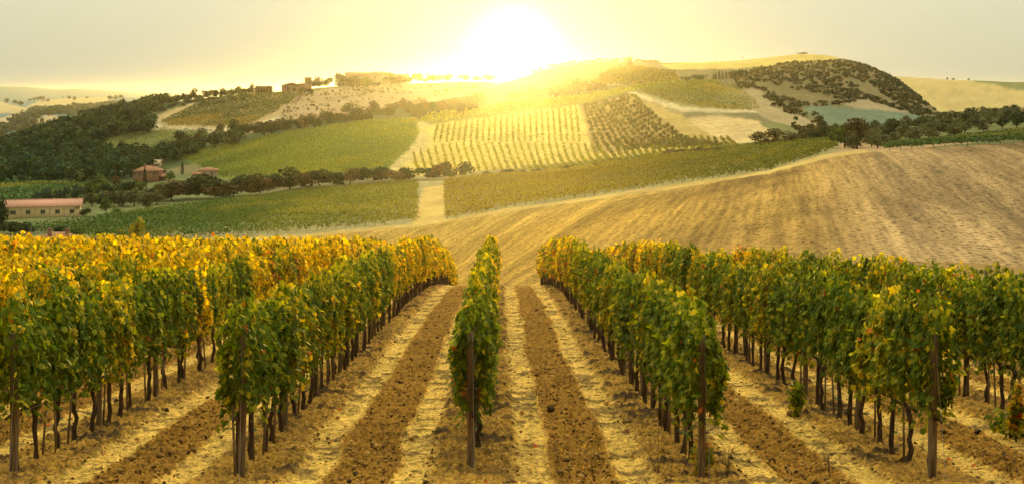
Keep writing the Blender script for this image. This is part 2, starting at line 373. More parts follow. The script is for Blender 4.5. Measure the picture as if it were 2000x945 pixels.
#  surface, colour, polygon in photograph coordinates, depth range
FIELDS = [
 ('hillside', (.17, .14, .06), [(-900, 150), (2900, 100), (2900, 480), (-900, 480)], 330, 900),
 ('valley', (.13, .14, .05), [(-900, 340), (500, 340), (480, 460), (-900, 520)], 200, 470),
 ('hillside', (.05, .07, .02), [(-900, 240), (0, 255), (160, 215), (300, 190), (330, 180), (500, 165), (480, 185), (400, 205), (290, 240), (180, 290), (330, 300), (440, 275), (600, 235), (930, 185), (930, 210), (760, 245), (480, 300), (330, 330), (240, 360), (-900, 380)], 410, 760),
 ('valley', (.09, .16, .04), [(-300, 356), (60, 356), (190, 360), (150, 395), (-300, 400)], 330, 450),
 ('hillside', (.40, .29, .13), [(300, 228), (360, 205), (490, 181), (600, 178), (600, 195), (550, 225), (470, 256), (330, 252)], 520, 760),
 ('hillside', (.16, .17, .05), [(180, 276), (300, 254), (440, 254), (400, 280), (330, 295), (180, 292)], 480, 700),
 ('hillside', (.50, .40, .24), [(290, 218), (308, 228), (320, 250), (300, 256), (286, 252)], 480, 760),
 ('hillside', (.50, .40, .24), [(300, 249), (400, 249), (480, 250), (560, 222), (575, 228), (500, 258), (420, 270), (400, 258)], 480, 700),
 ('hillside', (.34, .24, .13), [(560, 185), (700, 168), (900, 160), (1000, 158), (900, 190), (740, 218), (600, 240), (545, 235)], 540, 760),
 ('hillside', (.15, .19, .03), [(340, 302), (480, 277), (600, 254), (720, 236), (815, 234), (822, 265), (800, 300), (760, 332), (440, 352), (400, 330)], 350, 530),
 ('hillside', (.50, .38, .15), [(810, 236), (835, 238), (845, 290), (800, 325), (770, 345), (755, 330), (800, 290), (818, 262)], 350, 540),
 ('hillside', (.56, .42, .11), [(832, 245), (1130, 206), (1145, 250), (1160, 300), (1260, 285), (1420, 268), (1500, 285), (1430, 300), (1180, 345), (760, 345), (800, 315), (840, 285)], 345, 560),  # golden warmth of the low sun mixed into this soil colour
 ('hillside', (.38, .27, .09), [(1130, 212), (1232, 184), (1330, 225), (1440, 285), (1260, 288), (1165, 303), (1145, 250)], 390, 580),
 ('hillside', (.22, .22, .03), [(815, 238), (840, 225), (1000, 200), (1150, 186), (1290, 160), (1400, 158), (1410, 165), (1240, 178), (1130, 206), (845, 243)], 450, 700),
 ('hillside', (.24, .21, .07), [(1236, 180), (1400, 164), (1445, 170), (1495, 215), (1470, 222), (1370, 216), (1300, 202)], 450, 740),
 ('hillside', (.52, .42, .24), [(1226, 182), (1240, 180), (1300, 200), (1340, 211), (1480, 216), (1480, 221), (1330, 218), (1290, 206)], 440, 700),
 ('hillside', (.50, .36, .16), [(1340, 232), (1400, 225), (1480, 236), (1548, 256), (1510, 275), (1470, 292), (1430, 292)], 395, 520),
 ('hillside', (.30, .23, .10), [(1150, 168), (1185, 134), (1240, 128), (1320, 142), (1340, 165), (1250, 170)], 560, 800),
 ('hillside', (.48, .36, .10), [(1290, 126), (1500, 112), (1560, 103), (1630, 108), (1650, 117), (1560, 124), (1480, 132), (1400, 136), (1310, 136)], 600, 900),
 ('hillside', (.17, .13, .055), [(1400, 150), (1560, 124), (1650, 117), (1760, 160), (1835, 222), (1780, 225), (1690, 205), (1560, 208), (1500, 195), (1440, 170)], 540, 900),
 ('hillside', (.31, .235, .12), [(1480, 170), (1500, 195), (1600, 245), (1560, 262), (1480, 225), (1440, 180)], 440, 700),
 ('hillside', (.31, .235, .13), [(1660, 190), (1700, 190), (1790, 222), (1700, 216), (1650, 206)], 540, 800),
 ('hillside', (.12, .155, .10), [(1565, 209), (1620, 207), (1700, 214), (1800, 226), (1780, 246), (1640, 247), (1600, 238)], 480, 760),
 ('meadow', TAN, [(1700, 140), (2900, 120), (2900, 236), (1760, 236), (1790, 222)], 860, 1600),
 ('meadow', (.17, .17, .05), [(1890, 158), (2900, 158), (2900, 175), (1995, 178), (1940, 165)], 900, 1600),
 ('distant_hills', (.09, .16, .16), [(-900, 150), (600, 150), (600, 340), (-900, 340)], 860, 20000),  # bluish haze of the distance put into the base colour
 ('distant_hills', (.42, .32, .18), [(-400, 234), (0, 232), (30, 222), (58, 218), (50, 230), (20, 250), (-400, 262)], 860, 3000),
 ('distant_hills', (.42, .32, .18), [(66, 238), (80, 228), (100, 224), (126, 232), (110, 245), (70, 246)], 860, 3000),
 ('distant_hills', (.44, .34, .15), [(80, 196), (150, 192), (215, 190), (215, 206), (130, 206), (50, 210)], 1700, 6000),
 ('distant_hills', (.40, .31, .16), [(-300, 200), (0, 198), (25, 206), (60, 214), (40, 222), (-300, 226)], 1700, 6000),
 ('hillside', (.15, .15, .05), [(1480, 240), (1700, 240), (2900, 180), (2900, 300), (1740, 300), (1560, 285)], 190, 500),
 ('dirt_track', (.40, .26, .13), [(1560, 292), (1640, 276), (1740, 278), (2000, 258), (2900, 225), (2900, 262), (2000, 270), (1735, 296), (1650, 308), (1560, 320)], 150, 330),
 ('valley', (.30, .25, .11), [(-900, 470), (300, 456), (450, 440), (816, 345), (1000, 330), (1440, 280), (1640, 270), (1640, 296), (1500, 335), (1250, 372), (1000, 407), (816, 437), (600, 457), (450, 466), (-900, 520)], 200, 420),
 ('dirt_track', PATH, [(806, 437), (828, 366), (872, 362), (866, 432)], 200, 420),
 ('dirt_track', PATH, [(430, 470), (600, 456), (816, 436), (1000, 406), (1250, 371), (1500, 334), (1600, 305), (1690, 292), (1700, 300), (1620, 312), (1500, 345), (1250, 384), (1000, 419), (816, 448), (600, 468), (430, 482)], 150, 300),
]
PLOUGH = [(300, 700), (440, 476), (600, 463), (816, 443), (1000, 413), (1250, 378), (1500, 340), (1620, 309), (1700, 298), (1760, 293), (1900, 284), (2000, 279), (2900, 255), (2900, 700)]

def build_far():
    pxc = np.concatenate([np.arange(-900, -60, 12.0), np.arange(-60, 2060, 3.0), np.arange(2060, 2900, 12.0)])
    z = np.concatenate([np.arange(72, 230, 1.0), np.exp(np.arange(math.log(230), math.log(1000), .0065)), np.exp(np.arange(math.log(1000), math.log(10000), .012)), [10000.0]])
    PX, Z = np.meshgrid(pxc, z); X = (PX - 1000) / 2000 * Z
    Hh = H(X, Z)
    YY = HY - 2000 * Hh / Z
    jx = PX + (fbm(X / 6, Z / 6, 11, 3) - .5) * 10; jy = YY + (fbm(X / 6, Z / 6, 12, 3) - .5) * 4
    cls = np.full(Z.shape, 0); names = ['valley', 'hillside', 'dirt_track', 'meadow', 'distant_hills', 'ploughed_field']
    C = np.empty(Z.shape + (3,)); C[:] = (.15, .15, .06)
    cls[Z > 400] = 1; cls[Z > 880] = 4
    for nm, c, P, za, zb in FIELDS:
        m = (Z >= za) & (Z <= zb) & inpoly(jx, jy, P)
        C[m] = c; cls[m] = names.index(nm)
    pm = (Z < 270) & (inpoly(PX, YY, PLOUGH) | (Z < 150))
    cls[pm] = 5
    # ploughed field: pale and dark tillage bands along the furrows, plus darker patches
    u = X - .2 * S * Z; v = S * Z + .2 * X
    band = fbm(u / 1.3, v / 60, 21, 3); band2 = vnoise(u / 6.5, v / 140, 22); patch = fbm(X / 26, Z / 20, 23, 3); cl = fbm(X / .9, Z / 1.4, 24, 2)
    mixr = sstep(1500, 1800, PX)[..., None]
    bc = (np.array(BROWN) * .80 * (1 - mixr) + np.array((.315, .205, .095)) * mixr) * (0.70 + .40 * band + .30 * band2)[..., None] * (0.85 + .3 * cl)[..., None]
    gold = (1 - sstep(1050, 1550, PX))[..., None]  # golden tint fading to the right, sun glow put into the soil colour
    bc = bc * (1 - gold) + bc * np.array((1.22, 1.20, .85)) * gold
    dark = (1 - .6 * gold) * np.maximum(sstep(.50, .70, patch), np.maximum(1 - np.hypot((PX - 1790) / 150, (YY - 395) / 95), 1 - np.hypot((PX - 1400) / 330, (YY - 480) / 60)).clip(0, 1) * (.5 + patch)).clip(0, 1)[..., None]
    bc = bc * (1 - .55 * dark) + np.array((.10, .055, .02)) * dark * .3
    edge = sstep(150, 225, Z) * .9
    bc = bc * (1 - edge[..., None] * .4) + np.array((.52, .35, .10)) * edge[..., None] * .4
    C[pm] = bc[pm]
    # mottled weeds, dry grass, worn earth on the other ground
    mot = fbm(X / 9, Z / 7, 31, 4)
    oth = ~pm
    C[oth] *= (0.72 + .56 * mot[oth])[:, None]
    for ax in (0, 1):
        Cp = np.pad(C, [(1, 1) if a == ax else (0, 0) for a in range(3)], 'edge')
        C = (Cp[:-2] + 2 * Cp[1:-1] + Cp[2:]) / 4 if ax == 0 else (Cp[:, :-2] + 2 * Cp[:, 1:-1] + Cp[:, 2:]) / 4
    disp = np.where(pm, ((fbm(u / .8, v / 9, 41, 3) - .5) * .28 + (fbm(X / 1.1, S * Z / 1.1, 42, 2) - .5) * .22) * sstep(72, 90, Z), 0)
    V = np.stack([X, S * Z, Hh + disp], -1).reshape(-1, 3); C = C.reshape(-1, 3)
    ny, nx = Z.shape
    a = (np.arange(ny - 1)[:, None] * nx + np.arange(nx - 1)[None]).ravel()
    F = np.stack([a, a + 1, a + nx + 1, a + nx], 1)
    fc = cls.reshape(-1)[a]
    for i, nm in enumerate(names):
        f = F[fc == i]
        if not len(f): continue
        used, inv = np.unique(f, return_inverse=True)
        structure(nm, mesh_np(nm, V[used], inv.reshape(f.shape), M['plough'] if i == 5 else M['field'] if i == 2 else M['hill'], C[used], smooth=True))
build_far()

# ------------------------------------------------------------------ the near vineyard ground
ROW_D = 2.88
def row_x(k, z): return -.38 + ROW_D * k - .0115 * z
def build_near():
    pxc = np.concatenate([np.arange(-900, -50, 15.0), np.arange(-50, 2050, 2.2), np.arange(2050, 2901, 15.0)])
    z = np.concatenate([[-14, -8, -4, -1, 1, 3, 5, 7, 9, 10.5, 11.3], np.exp(np.arange(math.log(11.8), math.log(72), .0023)), [72.0]])
    PX, Z = np.meshgrid(pxc, z)
    X = (PX - 1000) / 2000 * np.maximum(Z, 11.3); Y = S * Z
    Hh = H(X, Z)
    kf = (X - row_x(0, Z)) / ROW_D
    wob = (fbm(Y / 2.2, X * 0 + np.floor(kf) * 7, 51, 3) - .5) * .22
    a = (kf - np.floor(kf)) * ROW_D                       # 0 at a row, ROW_D at the next
    aw = a + wob
    till = sstep(.98, 1.10, aw) * (1 - sstep(1.82, 1.96, aw))
    tr = np.maximum(sstep(.50, .66, aw) * (1 - sstep(.98, 1.08, aw)), sstep(1.84, 1.94, aw) * (1 - sstep(2.25, 2.42, aw)))
    bank = 1 - np.maximum(till, tr)
    n1 = fbm(X / .11, Y / .11, 61, 3); n2 = fbm(X / .045, Y / .045, 62, 2); n3 = fbm(X / .5, Y / .8, 63, 3)
    cl = sstep(.58, .70, fbm(X / .10, Y / .08, 64, 2))     # lumps
    lug = (0.5 + .5 * np.sin(Y / .17 * 2 * pi + 3 * n3 + aw * 4)) * sstep(.42, .6, fbm(X / .4, Y / 1.5, 65, 2))
    fade = 1 - sstep(45, 65, Z)
    edge = np.clip((Z - 11) / 2, 0, 1)
    d = till * ((n1 - .5) * .16 + (n2 - .5) * .10 - .015) + tr * ((n1 - .5) * .040 + (n2 - .5) * .035 - .03 + .016 * lug) + bank * ((n1 - .5) * .07 + cl * .045 + (n2 - .5) * .06 + .03)
    light = np.array((.66, .41, .090)); dk = np.array((.295, .145, .022)); bk = np.array((.40, .215, .038))
    C = till[..., None] * dk + tr[..., None] * light + (bank[..., None]) * bk
    C = C * (0.70 + .60 * n3)[..., None] * (.62 + .76 * n2)[..., None]
    fine = sstep(.60, .72, fbm(X / .10, Y / .045, 68, 2)) * (.25 + .55 * fbm(X / .8, Y / 1.2, 69, 2))
    C = C * (1 - fine[..., None] * .85)
    zs = np.maximum(Zc(X), 34 - 1.6 * (X - 3)) + 28
    out = sstep(-1.5, 1.0, Z - zs)[..., None]
    C = C * (1 - out) + np.array((.30, .18, .055)) * (.75 + .5 * n3)[..., None] * out
    spot = sstep(.56, .66, fbm(X / .34, Y / .20, 66, 3)) * np.maximum(bank, tr * .75) * (.55 + .45 * (fbm(X / 2, Y / 2, 67, 2) > .45))
    C = C * (1 - spot[..., None]) + np.array((.085, .05, .022)) * spot[..., None]
    d = d + spot * .035
    V = np.stack([X, Y, Hh + d * fade * edge], -1).reshape(-1, 3)
    ny, nx = Z.shape
    q = (np.arange(ny - 1)[:, None] * nx + np.arange(nx - 1)[None]).ravel()
    F = np.stack([q, q + 1, q + nx + 1, q + nx], 1)
    structure('vineyard_ground', mesh_np('vineyard_ground', V, F, M['soil'], C.reshape(-1, 3), smooth=True))
build_near()
def G(X, Y): return float(H(X, Y / S))

# ------------------------------------------------------------------ vines
PAL = {
 'green': ([(.065, .110, .010), (.105, .160, .014), (.155, .205, .018), (.25, .28, .025), (.42, .37, .03), (.30, .11, .02)], [.27, .30, .24, .13, .05, .01]),
 'mixed': ([(.075, .120, .010), (.14, .185, .014), (.26, .285, .018), (.44, .39, .02), (.58, .46, .02), (.38, .15, .02)], [.20, .26, .26, .17, .09, .02]),
 'golden': ([(.14, .165, .010), (.32, .30, .012), (.54, .44, .012), (.72, .55, .012), (.66, .42, .012), (.36, .14, .015)], [.14, .24, .32, .24, .05, .01]),
 'rusty': ([(.08, .11, .012), (.17, .18, .02), (.38, .30, .03), (.50, .27, .02), (.44, .15, .02), (.32, .07, .02)], [.22, .24, .24, .16, .10, .04]),
}
def pick_cols(kind, n, r):
    c, p = PAL[kind]; p = np.array(p) / sum(p)
    cc = np.array(c)[r.choice(len(c), n, p=p)]
    return cc * r.uniform(.75, 1.3, (n, 1)) * r.uniform(.93, 1.07, (n, 3))

def foliage_points(n, r, half=.42, top=1.95):
    """leaf positions, normals, tips for one vine; local x across the row, y along it"""
    t = r.beta(1.25, 1.15, n); h = .87 + t * (top - .87)
    wd = .215 * np.clip(1.25 - np.abs(t - .45) * .95, .4, 1) 
    s = r.uniform(-half, half, n)
    gap = vnoise(s * 5 + r.uniform(0, 99), h * 4.5, 3) > .30
    s = np.where(gap, s, r.normal(0, half * .45, n))
    bul = 1 + .35 * np.sin(s * 7 + r.uniform(0, 6)) * np.sin(h * 5 + r.uniform(0, 6))
    side = np.where(r.random(n) < .5, -1, 1)
    x = side * wd * bul * r.beta(3.2, 1.0, n)
    pos = np.stack([x, s, h], 1)
    m = r.random(n) < .10                                  # shoots above the hedge and hanging below it
    pos[m, 2] = top + .34 * r.beta(1, 1.8, m.sum()); pos[m, 0] *= .55
    ns = np.arange(m.sum()) % 2
    pos[m, 1] = np.round(pos[m, 1] / .2) * .2 + r.normal(0, .03, m.sum())
    m2 = r.random(n) < .03; pos[m2, 2] = r.uniform(.66, .88, m2.sum())
    nv = np.stack([side * .9, np.zeros(n), np.full(n, .35)], 1) + r.normal(0, .48, (n, 3))
    tip = np.tile((0, 0, -1.0), (n, 1)) + r.normal(0, .45, (n, 3))
    return pos, nv, tip
def trunk_mb(r, mb=None, k=7, h=.74, off=(0, 0, 0)):
    mb = mb or MB()
    n = 7; t = np.linspace(0, 1, n); a, b = r.uniform(-.09, .09, 2)
    pts = np.stack([a * np.sin(t * pi) + r.normal(0, .012, n), b * t + r.normal(0, .015, n), t * (h + .05) - .05], 1)
    rad = .038 - .010 * t + r.normal(0, .004, n); rad[0] = .052; rad[-1] = .040
    pts = pts + np.array(off)
    mb.tube(pts, rad, k)
    if k > 4:
        e = pts[-1]
        for sg in (-1, 1):                                # the two arms along the wire
            mb.tube([e, e + (r.normal(0, .01), sg * .10, .04), e + (0, sg * .24, .06), e + (0, sg * .38, .055)], [.032, .026, .02, .014], 6)
    return mb

variants = {}
for kind in PAL:
    variants[kind] = []
    for i in range(5 if kind in ('green', 'mixed') else 4):
        r = np.random.default_rng(100 + i + 37 * list(PAL).index(kind))
        n = 760
        pos, nv, tip = foliage_points(n, r)
        V, F, C = scatter(LEAF_V, LEAF_F, pos, frames(nv, tip), r.uniform(.050, .122, n), pick_cols(kind, n, r))
        variants[kind].append(mesh_np('foliage', V, F, M['vine_leaf'], C))
trunks = [trunk_mb(np.random.default_rng(300 + i)).mesh('trunk', M['bark'], True) for i in range(7)]
stakes = []
for i in range(3):
    r = np.random.default_rng(330 + i)
    stakes.append(MB().tube([(0, 0, -.1), (r.normal(0, .02), r.normal(0, .02), .95)], [.017, .015], 6).mesh('stake', M['stake_wood']))
tie_me = MB().tube([(.0, 0, .40), (0, 0, .412)], [.052, .052], 8, False).mesh('tie', M['tie'])
def post_mesh(w, h, seed):
    r = np.random.default_rng(seed); mb = MB()
    zs = np.linspace(-.15, h, 7); V = []
    for i, zz in enumerate(zs):
        ww = w * .5 * (1 + r.normal(0, .03)); ox, oy = r.normal(0, .004, 2); c = ww * .22
        V += [(ox + sx, oy + sy, zz) for sx, sy in ((-ww + c, -ww), (ww - c, -ww), (ww, -ww + c), (ww, ww - c), (ww - c, ww), (-ww + c, ww), (-ww, ww - c), (-ww, -ww + c))]
    q = [(i * 8 + j, i * 8 + (j + 1) % 8, (i + 1) * 8 + (j + 1) % 8, (i + 1) * 8 + j) for i in range(6) for j in range(8)]
    V += [(0, 0, h + .006)]; t = [(6 * 8 + j, 6 * 8 + (j + 1) % 8, 56) for j in range(8)]
    mb.add(V, q, t); return mb.mesh('post', M['post_wood'])
posts_end = [post_mesh(.088, 1.80, 400 + i) for i in range(3)]
posts_mid = [post_mesh(.075, 1.86, 410 + i) for i in range(4)]

def ordinal(n):
    ones = ['', 'first', 'second', 'third', 'fourth', 'fifth', 'sixth', 'seventh', 'eighth', 'ninth', 'tenth', 'eleventh', 'twelfth', 'thirteenth', 'fourteenth', 'fifteenth', 'sixteenth', 'seventeenth', 'eighteenth', 'nineteenth']
    if n < 20: return ones[n]
    tens = ['', '', 'twent', 'thirt', 'fort', 'fift', 'sixt', 'sevent', 'eight', 'ninet'][n // 10]
    return tens + 'ieth' if n % 10 == 0 else tens + 'y-' + ones[n % 10]
def row_name(k):
    if k == 0: return 'the centre row'
    return 'the %s row %s of centre' % (ordinal(abs(k)), 'left' if k < 0 else 'right')

def vine_kind(k, z, r):  # farther vines turn golden: autumn colour plus sun glow painted into the leaves
    x = row_x(k, z)
    if k < 0:
        y = 1.1 * sstep(19, 30, z + r.normal(0, 3))
        if k == -1: y = sstep(27, 37, z + r.normal(0, 3))
    elif k == 0: y = .5 * sstep(20, 34, z) + .03
    elif k <= 3: y = .9 * sstep(26, 38, z + r.normal(0, 3))
    else: y = .3 * sstep(28, 40, z)
    u = r.random()
    if u < y * .85: return 'rusty' if (k > 0 and r.random() < .35) or r.random() < .03 else 'golden'
    if u < y + .10 + (.22 if abs(k) > 1 else .40 if k else .55) * float(sstep(13.5, 21, z)): return 'mixed'
    return 'green'
allv = []
rv = np.random.default_rng(5)
front = {0: 13.1, -1: 12.85, 1: 12.75, 2: 12.75, -2: 12.95}
row_end = {}
SP = .76
for k in range(-18, 11):
    z0 = front.get(k, 12.8); x0 = row_x(k, 30)
    zend = max(float(Zc(np.array(x0))), 34 - 1.6 * (x0 - 3)) + 27 + rv.uniform(-1, 1); row_end[k] = zend
    if zend < z0 + 4: continue
    i = 0
    while True:
        Y = S * z0 + .08 + SP * i
        if Y / S > zend: break
        x = row_x(k, Y / S); px = 1000 + 2000 * x / (Y / S)
        if -460 < px < 2460: allv.append([k, i, x + rv.normal(0, .025), Y + rv.normal(0, .05), vine_kind(k, Y / S, rv), px])
        i += 1
# the vines that show largest become individuals (hidden rows count less)
def score(v):
    k, z = v[0], v[3] / S
    s = 1.0 / z
    if k <= -3 or k >= 4: s *= .55
    if k in (-2, 3): s *= .95
    if not -40 < v[5] < 2040: s *= .1
    return -s
allv.sort(key=score)
single, rest = allv[:298], allv[298:]
words = {'green': 'leafy green', 'mixed': 'yellowing green', 'golden': 'golden leaved', 'rusty': 'rust tinged'}
for k, i, x, Y, kind, px in single:
    r = random
    o = empty('grapevine', (x, Y, G(x, Y)), '%s grapevine, %s from the front post of %s' % (words[kind], ordinal(i + 1), row_name(k)), 'grapevine', 'grapevines trained in rows')
    f = link('foliage', r.choice(variants[kind]), o, rot=(0, 0, pi if r.random() < .5 else 0), scale=(r.uniform(.82, 1.25), r.uniform(1, 1.1), r.uniform(.92, 1.06)))
    t = link('trunk', r.choice(trunks), o, rot=(0, 0, pi if r.random() < .5 else 0))
    if r.random() < .85: link('stake', r.choice(stakes), o, loc=(r.uniform(-.03, .03), r.choice((-1, 1)) * r.uniform(.08, .30), 0), rot=(r.uniform(-.06, .06), r.uniform(-.06, .06), 0))
    if i < 7 and r.random() < .5: link('tie', tie_me, o, loc=(0, 0, r.uniform(-.1, .15)))
# the others as one mass
def mass():
    Vs, Fq, Cs, mi = [], [], [], []; nv = 0; mb = MB()
    r = np.random.default_rng(77)
    for k, i, x, Y, kind, px in rest:
        z = Y / S; n = int(np.clip(230 * 30 / z, 120, 260)); ls = np.clip(.12 * z / 24, .125, .22)
        pos, nn, tip = foliage_points(n, r, .44, 1.95 + r.normal(0, .06))
        pos += (x, Y, G(x, Y))
        V, F, C = scatter(HEX_V, HEX_F, pos, frames(nn, tip), r.uniform(.8, 1.25, n) * ls, pick_cols(kind, n, r))
        Vs.append(V); Fq.append(F + nv); Cs.append(C); nv += len(V)
        if -4 <= k <= 5: trunk_mb(r, mb, 4, .78, (x, Y, G(x, Y)))
    V2 = np.concatenate(mb.v); q2 = np.array(mb.q) + nv; t2 = np.array(mb.t) + nv
    Fq = np.concatenate(Fq)
    F4 = np.concatenate([Fq, q2]); mi = np.concatenate([np.zeros(len(Fq)), np.ones(len(q2) + len(t2))])
    me = mesh_np('farther_vines', np.concatenate(Vs + [V2]), [F4, t2], [M['vine_leaf'], M['bark']], np.concatenate(Cs + [np.full((len(V2), 3), .1)]), mi)
    tag(link('farther_vines', me), 'mass of green and golden vines at the back and sides of the vineyard', 'vineyard', kind='stuff')
mass()
# posts
for k in range(-11, 7):
    z0 = front.get(k, 12.8); j = 0
    Y = S * z0
    while Y / S < row_end[k] - .5:
        x = row_x(k, Y / S); px = 1000 + 2000 * x / (Y / S)
        lim = {0: 40, -1: 64, 1: 58, 2: 46, -2: 46, 3: 40}.get(k, 0)
        tall = (k <= -3 and j % 3 == (k % 3) and Y / S > 28) or (k >= 4 and j % 2 == 0 and Y / S > 22)
        if -40 < px < 2040 and (Y / S < lim or tall):
            o = link('vineyard_post', random.choice(posts_end if j == 0 else posts_mid), None, (x + random.uniform(-.02, .02), Y, G(x, Y)), (random.uniform(-.02, .02), random.uniform(-.03, .03) + (.045 if k == -1 and j == 0 else 0), random.uniform(-.2, .2)), (1, 1, 1.16 if tall else 1))
            tag(o, '%s wooden post, %s from the front in %s' % ('stout' if j == 0 else ('tall' if tall else 'slim'), ordinal(j + 1), row_name(k)), 'post', 'wooden posts along the vine rows')
        Y += 3.45; j += 1
for k in range(-2, 4):
    mb = MB(); z = np.arange(front.get(k, 12.8), min(row_end[k], 50), 1.2)
    for hh in (.78, 1.25, 1.68):
        mb.tube([(row_x(k, a) + .03, S * a, G(row_x(k, a), S * a) + hh) for a in z], .0035, 4, False)
    a = z[0]; x = row_x(k, a)
    mb.tube([(x + .03, S * a - .055, G(x, S * a) + 1.6), (x + .06, S * a - .35, G(x, S * a - .35) + .02)], .003, 4, False)
    tag(link('trellis_wire', mb.mesh('trellis_wire', M['wire'])), 'thin grey trellis wires strung along %s' % row_name(k), 'wire', 'trellis wires')

# clods, fallen leaves and dry weeds on the soil
def litter():
    r = np.random.default_rng(9)
    base = np.array([(1, 0, 0), (-.8, .3, .1), (.1, 1, 0), (0, -.9, .1), (.1, .1, .8), (-.4, .7, .4), (.5, -.5, .5), (0, 0, -.5)])
    tf = np.array([(4, 0, 2), (4, 2, 5), (4, 5, 1), (4, 1, 3), (4, 3, 6), (4, 6, 0), (7, 2, 0), (7, 1, 5), (7, 5, 2), (7, 3, 1), (7, 0, 6), (7, 6, 3)])
    n = 30000
    z = np.exp(r.uniform(math.log(12), math.log(40), n)); px = r.uniform(-40, 2040, n); X = (px - 1000) / 2000 * z
    kf = (X - row_x(0, z)) / ROW_D; a = (kf - np.floor(kf)) * ROW_D
    keep = (a < .62) | (a > 2.3) | ((a > 1.05) & (a < 1.85) & (r.random(n) < .5)) | (r.random(n) < .06)
    X, z = X[keep], z[keep]; n = len(X)
    P = np.stack([X, S * z, H(X, z) + .012], 1)
    nv = runit(n, r); nv[:, 2] = np.abs(nv[:, 2]) + 1.2
    sc = r.lognormal(math.log(.019), .5, n)
    c = np.array([(.44, .26, .07), (.20, .115, .035), (.085, .05, .022)])[r.choice(3, n, p=[.35, .35, .3])] * r.uniform(.8, 1.2, (n, 1))
    V, F, C = scatter(base, tf, P, frames(nv, runit(n, r)), sc, c)
    tag(link('soil_clods', mesh_np('soil_clods', V, F, M['clod'], C)), 'crumbled brown clods of earth strewn beside the vine rows', 'clods', kind='stuff')
    n = 800
    z = np.exp(r.uniform(math.log(12), math.log(34), n)); k = r.integers(-3, 5, n)
    X = row_x(k, z) + r.normal(0, .38, n)
    P = np.stack([X, S * z, H(X, z) + .035], 1); nv = r.normal(0, .4, (n, 3)); nv[:, 2] = 1
    c = np.array([(.34, .07, .025), (.40, .15, .03), (.45, .30, .04), (.16, .08, .03)])[r.choice(4, n, p=[.22, .25, .18, .35])]
    V, F, C = scatter(LEAF_V, LEAF_F, P, frames(nv, runit(n, r)), r.uniform(.045, .075, n), c)
    tag(link('fallen_leaves', mesh_np('fallen_leaves', V, F, M['vine_leaf'], C)), 'dry red and yellow vine leaves fallen on the soil', 'leaves', kind='stuff')
litter()
def weed(px, z, h, label, yellow=True, seed=0):
    r = np.random.default_rng(seed + 900); g = gp(px, z)
    o = empty('wild_weed', g, label, 'weed', 'thin weeds at the front of the vineyard')
    mb = MB(); ends = []
    for s in range(4):
        d = r.normal(0, .22, 2); p0 = np.array([0, 0, 0.]); top = np.array([d[0], d[1] * .6, h * r.uniform(.6, 1)])
        m1 = top * .5 + (d[0] * -.2, 0, .05); mb.tube([p0, m1, top], [.004, .0035, .002], 4); ends.append(top)
        for b in range(4):
            t = r.uniform(.4, .95); q = (m1 if t < .7 else top) * t; e = q + np.append(r.normal(0, .07, 2), r.uniform(.02, .10)); mb.tube([q, e], [.0025, .0015], 3); ends.append(e)
    link('stem', mb.mesh('stem', M['stake_wood']), o)
    e = np.array(ends); e = np.repeat(e, 3, 0) + r.normal(0, .012, (len(e) * 3, 3))
    c = np.tile((.6, .42, .02) if yellow else (.12, .12, .03), (len(e), 1))
    V, F, C = scatter(HEX_V, HEX_F, e, frames(runit(len(e), r), runit(len(e), r)), r.uniform(.007, .017, len(e)), c)
    link('blossoms' if yellow else 'leaves', mesh_np('blossoms', V, F, M['vine_leaf'], C), o)
for i, (px, z, h, lb, yl) in enumerate([
    (1285, 12.95, .75, 'spindly yellow flowered weed just left of the post at the front right of centre', True),
    (1160, 12.8, .55, 'small yellow flowered weed on the dark tilled strip at the front edge', True),
    (1420, 12.75, .6, 'bare dry weed stalk right of the front post, first row right of centre', False),
    (1620, 12.9, .5, 'twiggy dry weed on the pale wheel track before the second row right', False),
    (1970, 13.0, .5, 'small leafy weed at the front right corner of the vineyard', False),
    (905, 12.75, .3, 'low dry weed at the foot of the centre front post', False)]): weed(px, z, h, lb, yl, i)

def sucker(px, z, h, w, label, kind, seed):
    r = np.random.default_rng(seed); n = 150; g = gp(px, z)
    o = empty('vine_shoot', g, label, 'vine shoot')
    d = runit(n, r); P = d * (w / 2, w / 2, h / 2) * r.uniform(.3, 1, (n, 1)) + (0, 0, h * .5); nv = d + r.normal(0, .4, (n, 3)) + (0, -.3, .5); tip = np.tile((0, 0, -1.), (n, 1)) + r.normal(0, .5, (n, 3))
    V, F, C = scatter(LEAF_V, LEAF_F, P, frames(nv, tip), r.uniform(.05, .11, n), pick_cols(kind, n, r))
    link('foliage', mesh_np('foliage', V, F, M['vine_leaf'], C), o)
    mb = MB()
    for k in range(5): e = P[k * 20]; mb.tube([(0, 0, -.03), e * (.4, .4, .6), e], [.008, .006, .003], 5)
    link('stem', mb.mesh('stem', M['bark']), o)
sucker(1972, 15.2, .42, .75, 'low leafy shoot sprawling on the soil at the right edge', 'green', 1)
sucker(1556, 16.6, .62, .34, 'leafy shoot hanging to the ground under the second row right of centre', 'green', 2)
sucker(1985, 14.9, .9, .26, 'orange leaved shoot dangling at the right edge of the picture', 'rusty', 3)
sucker(1372, 12.9, .5, .34, 'red and orange leaves low on the front post, first row right of centre', 'rusty', 4)

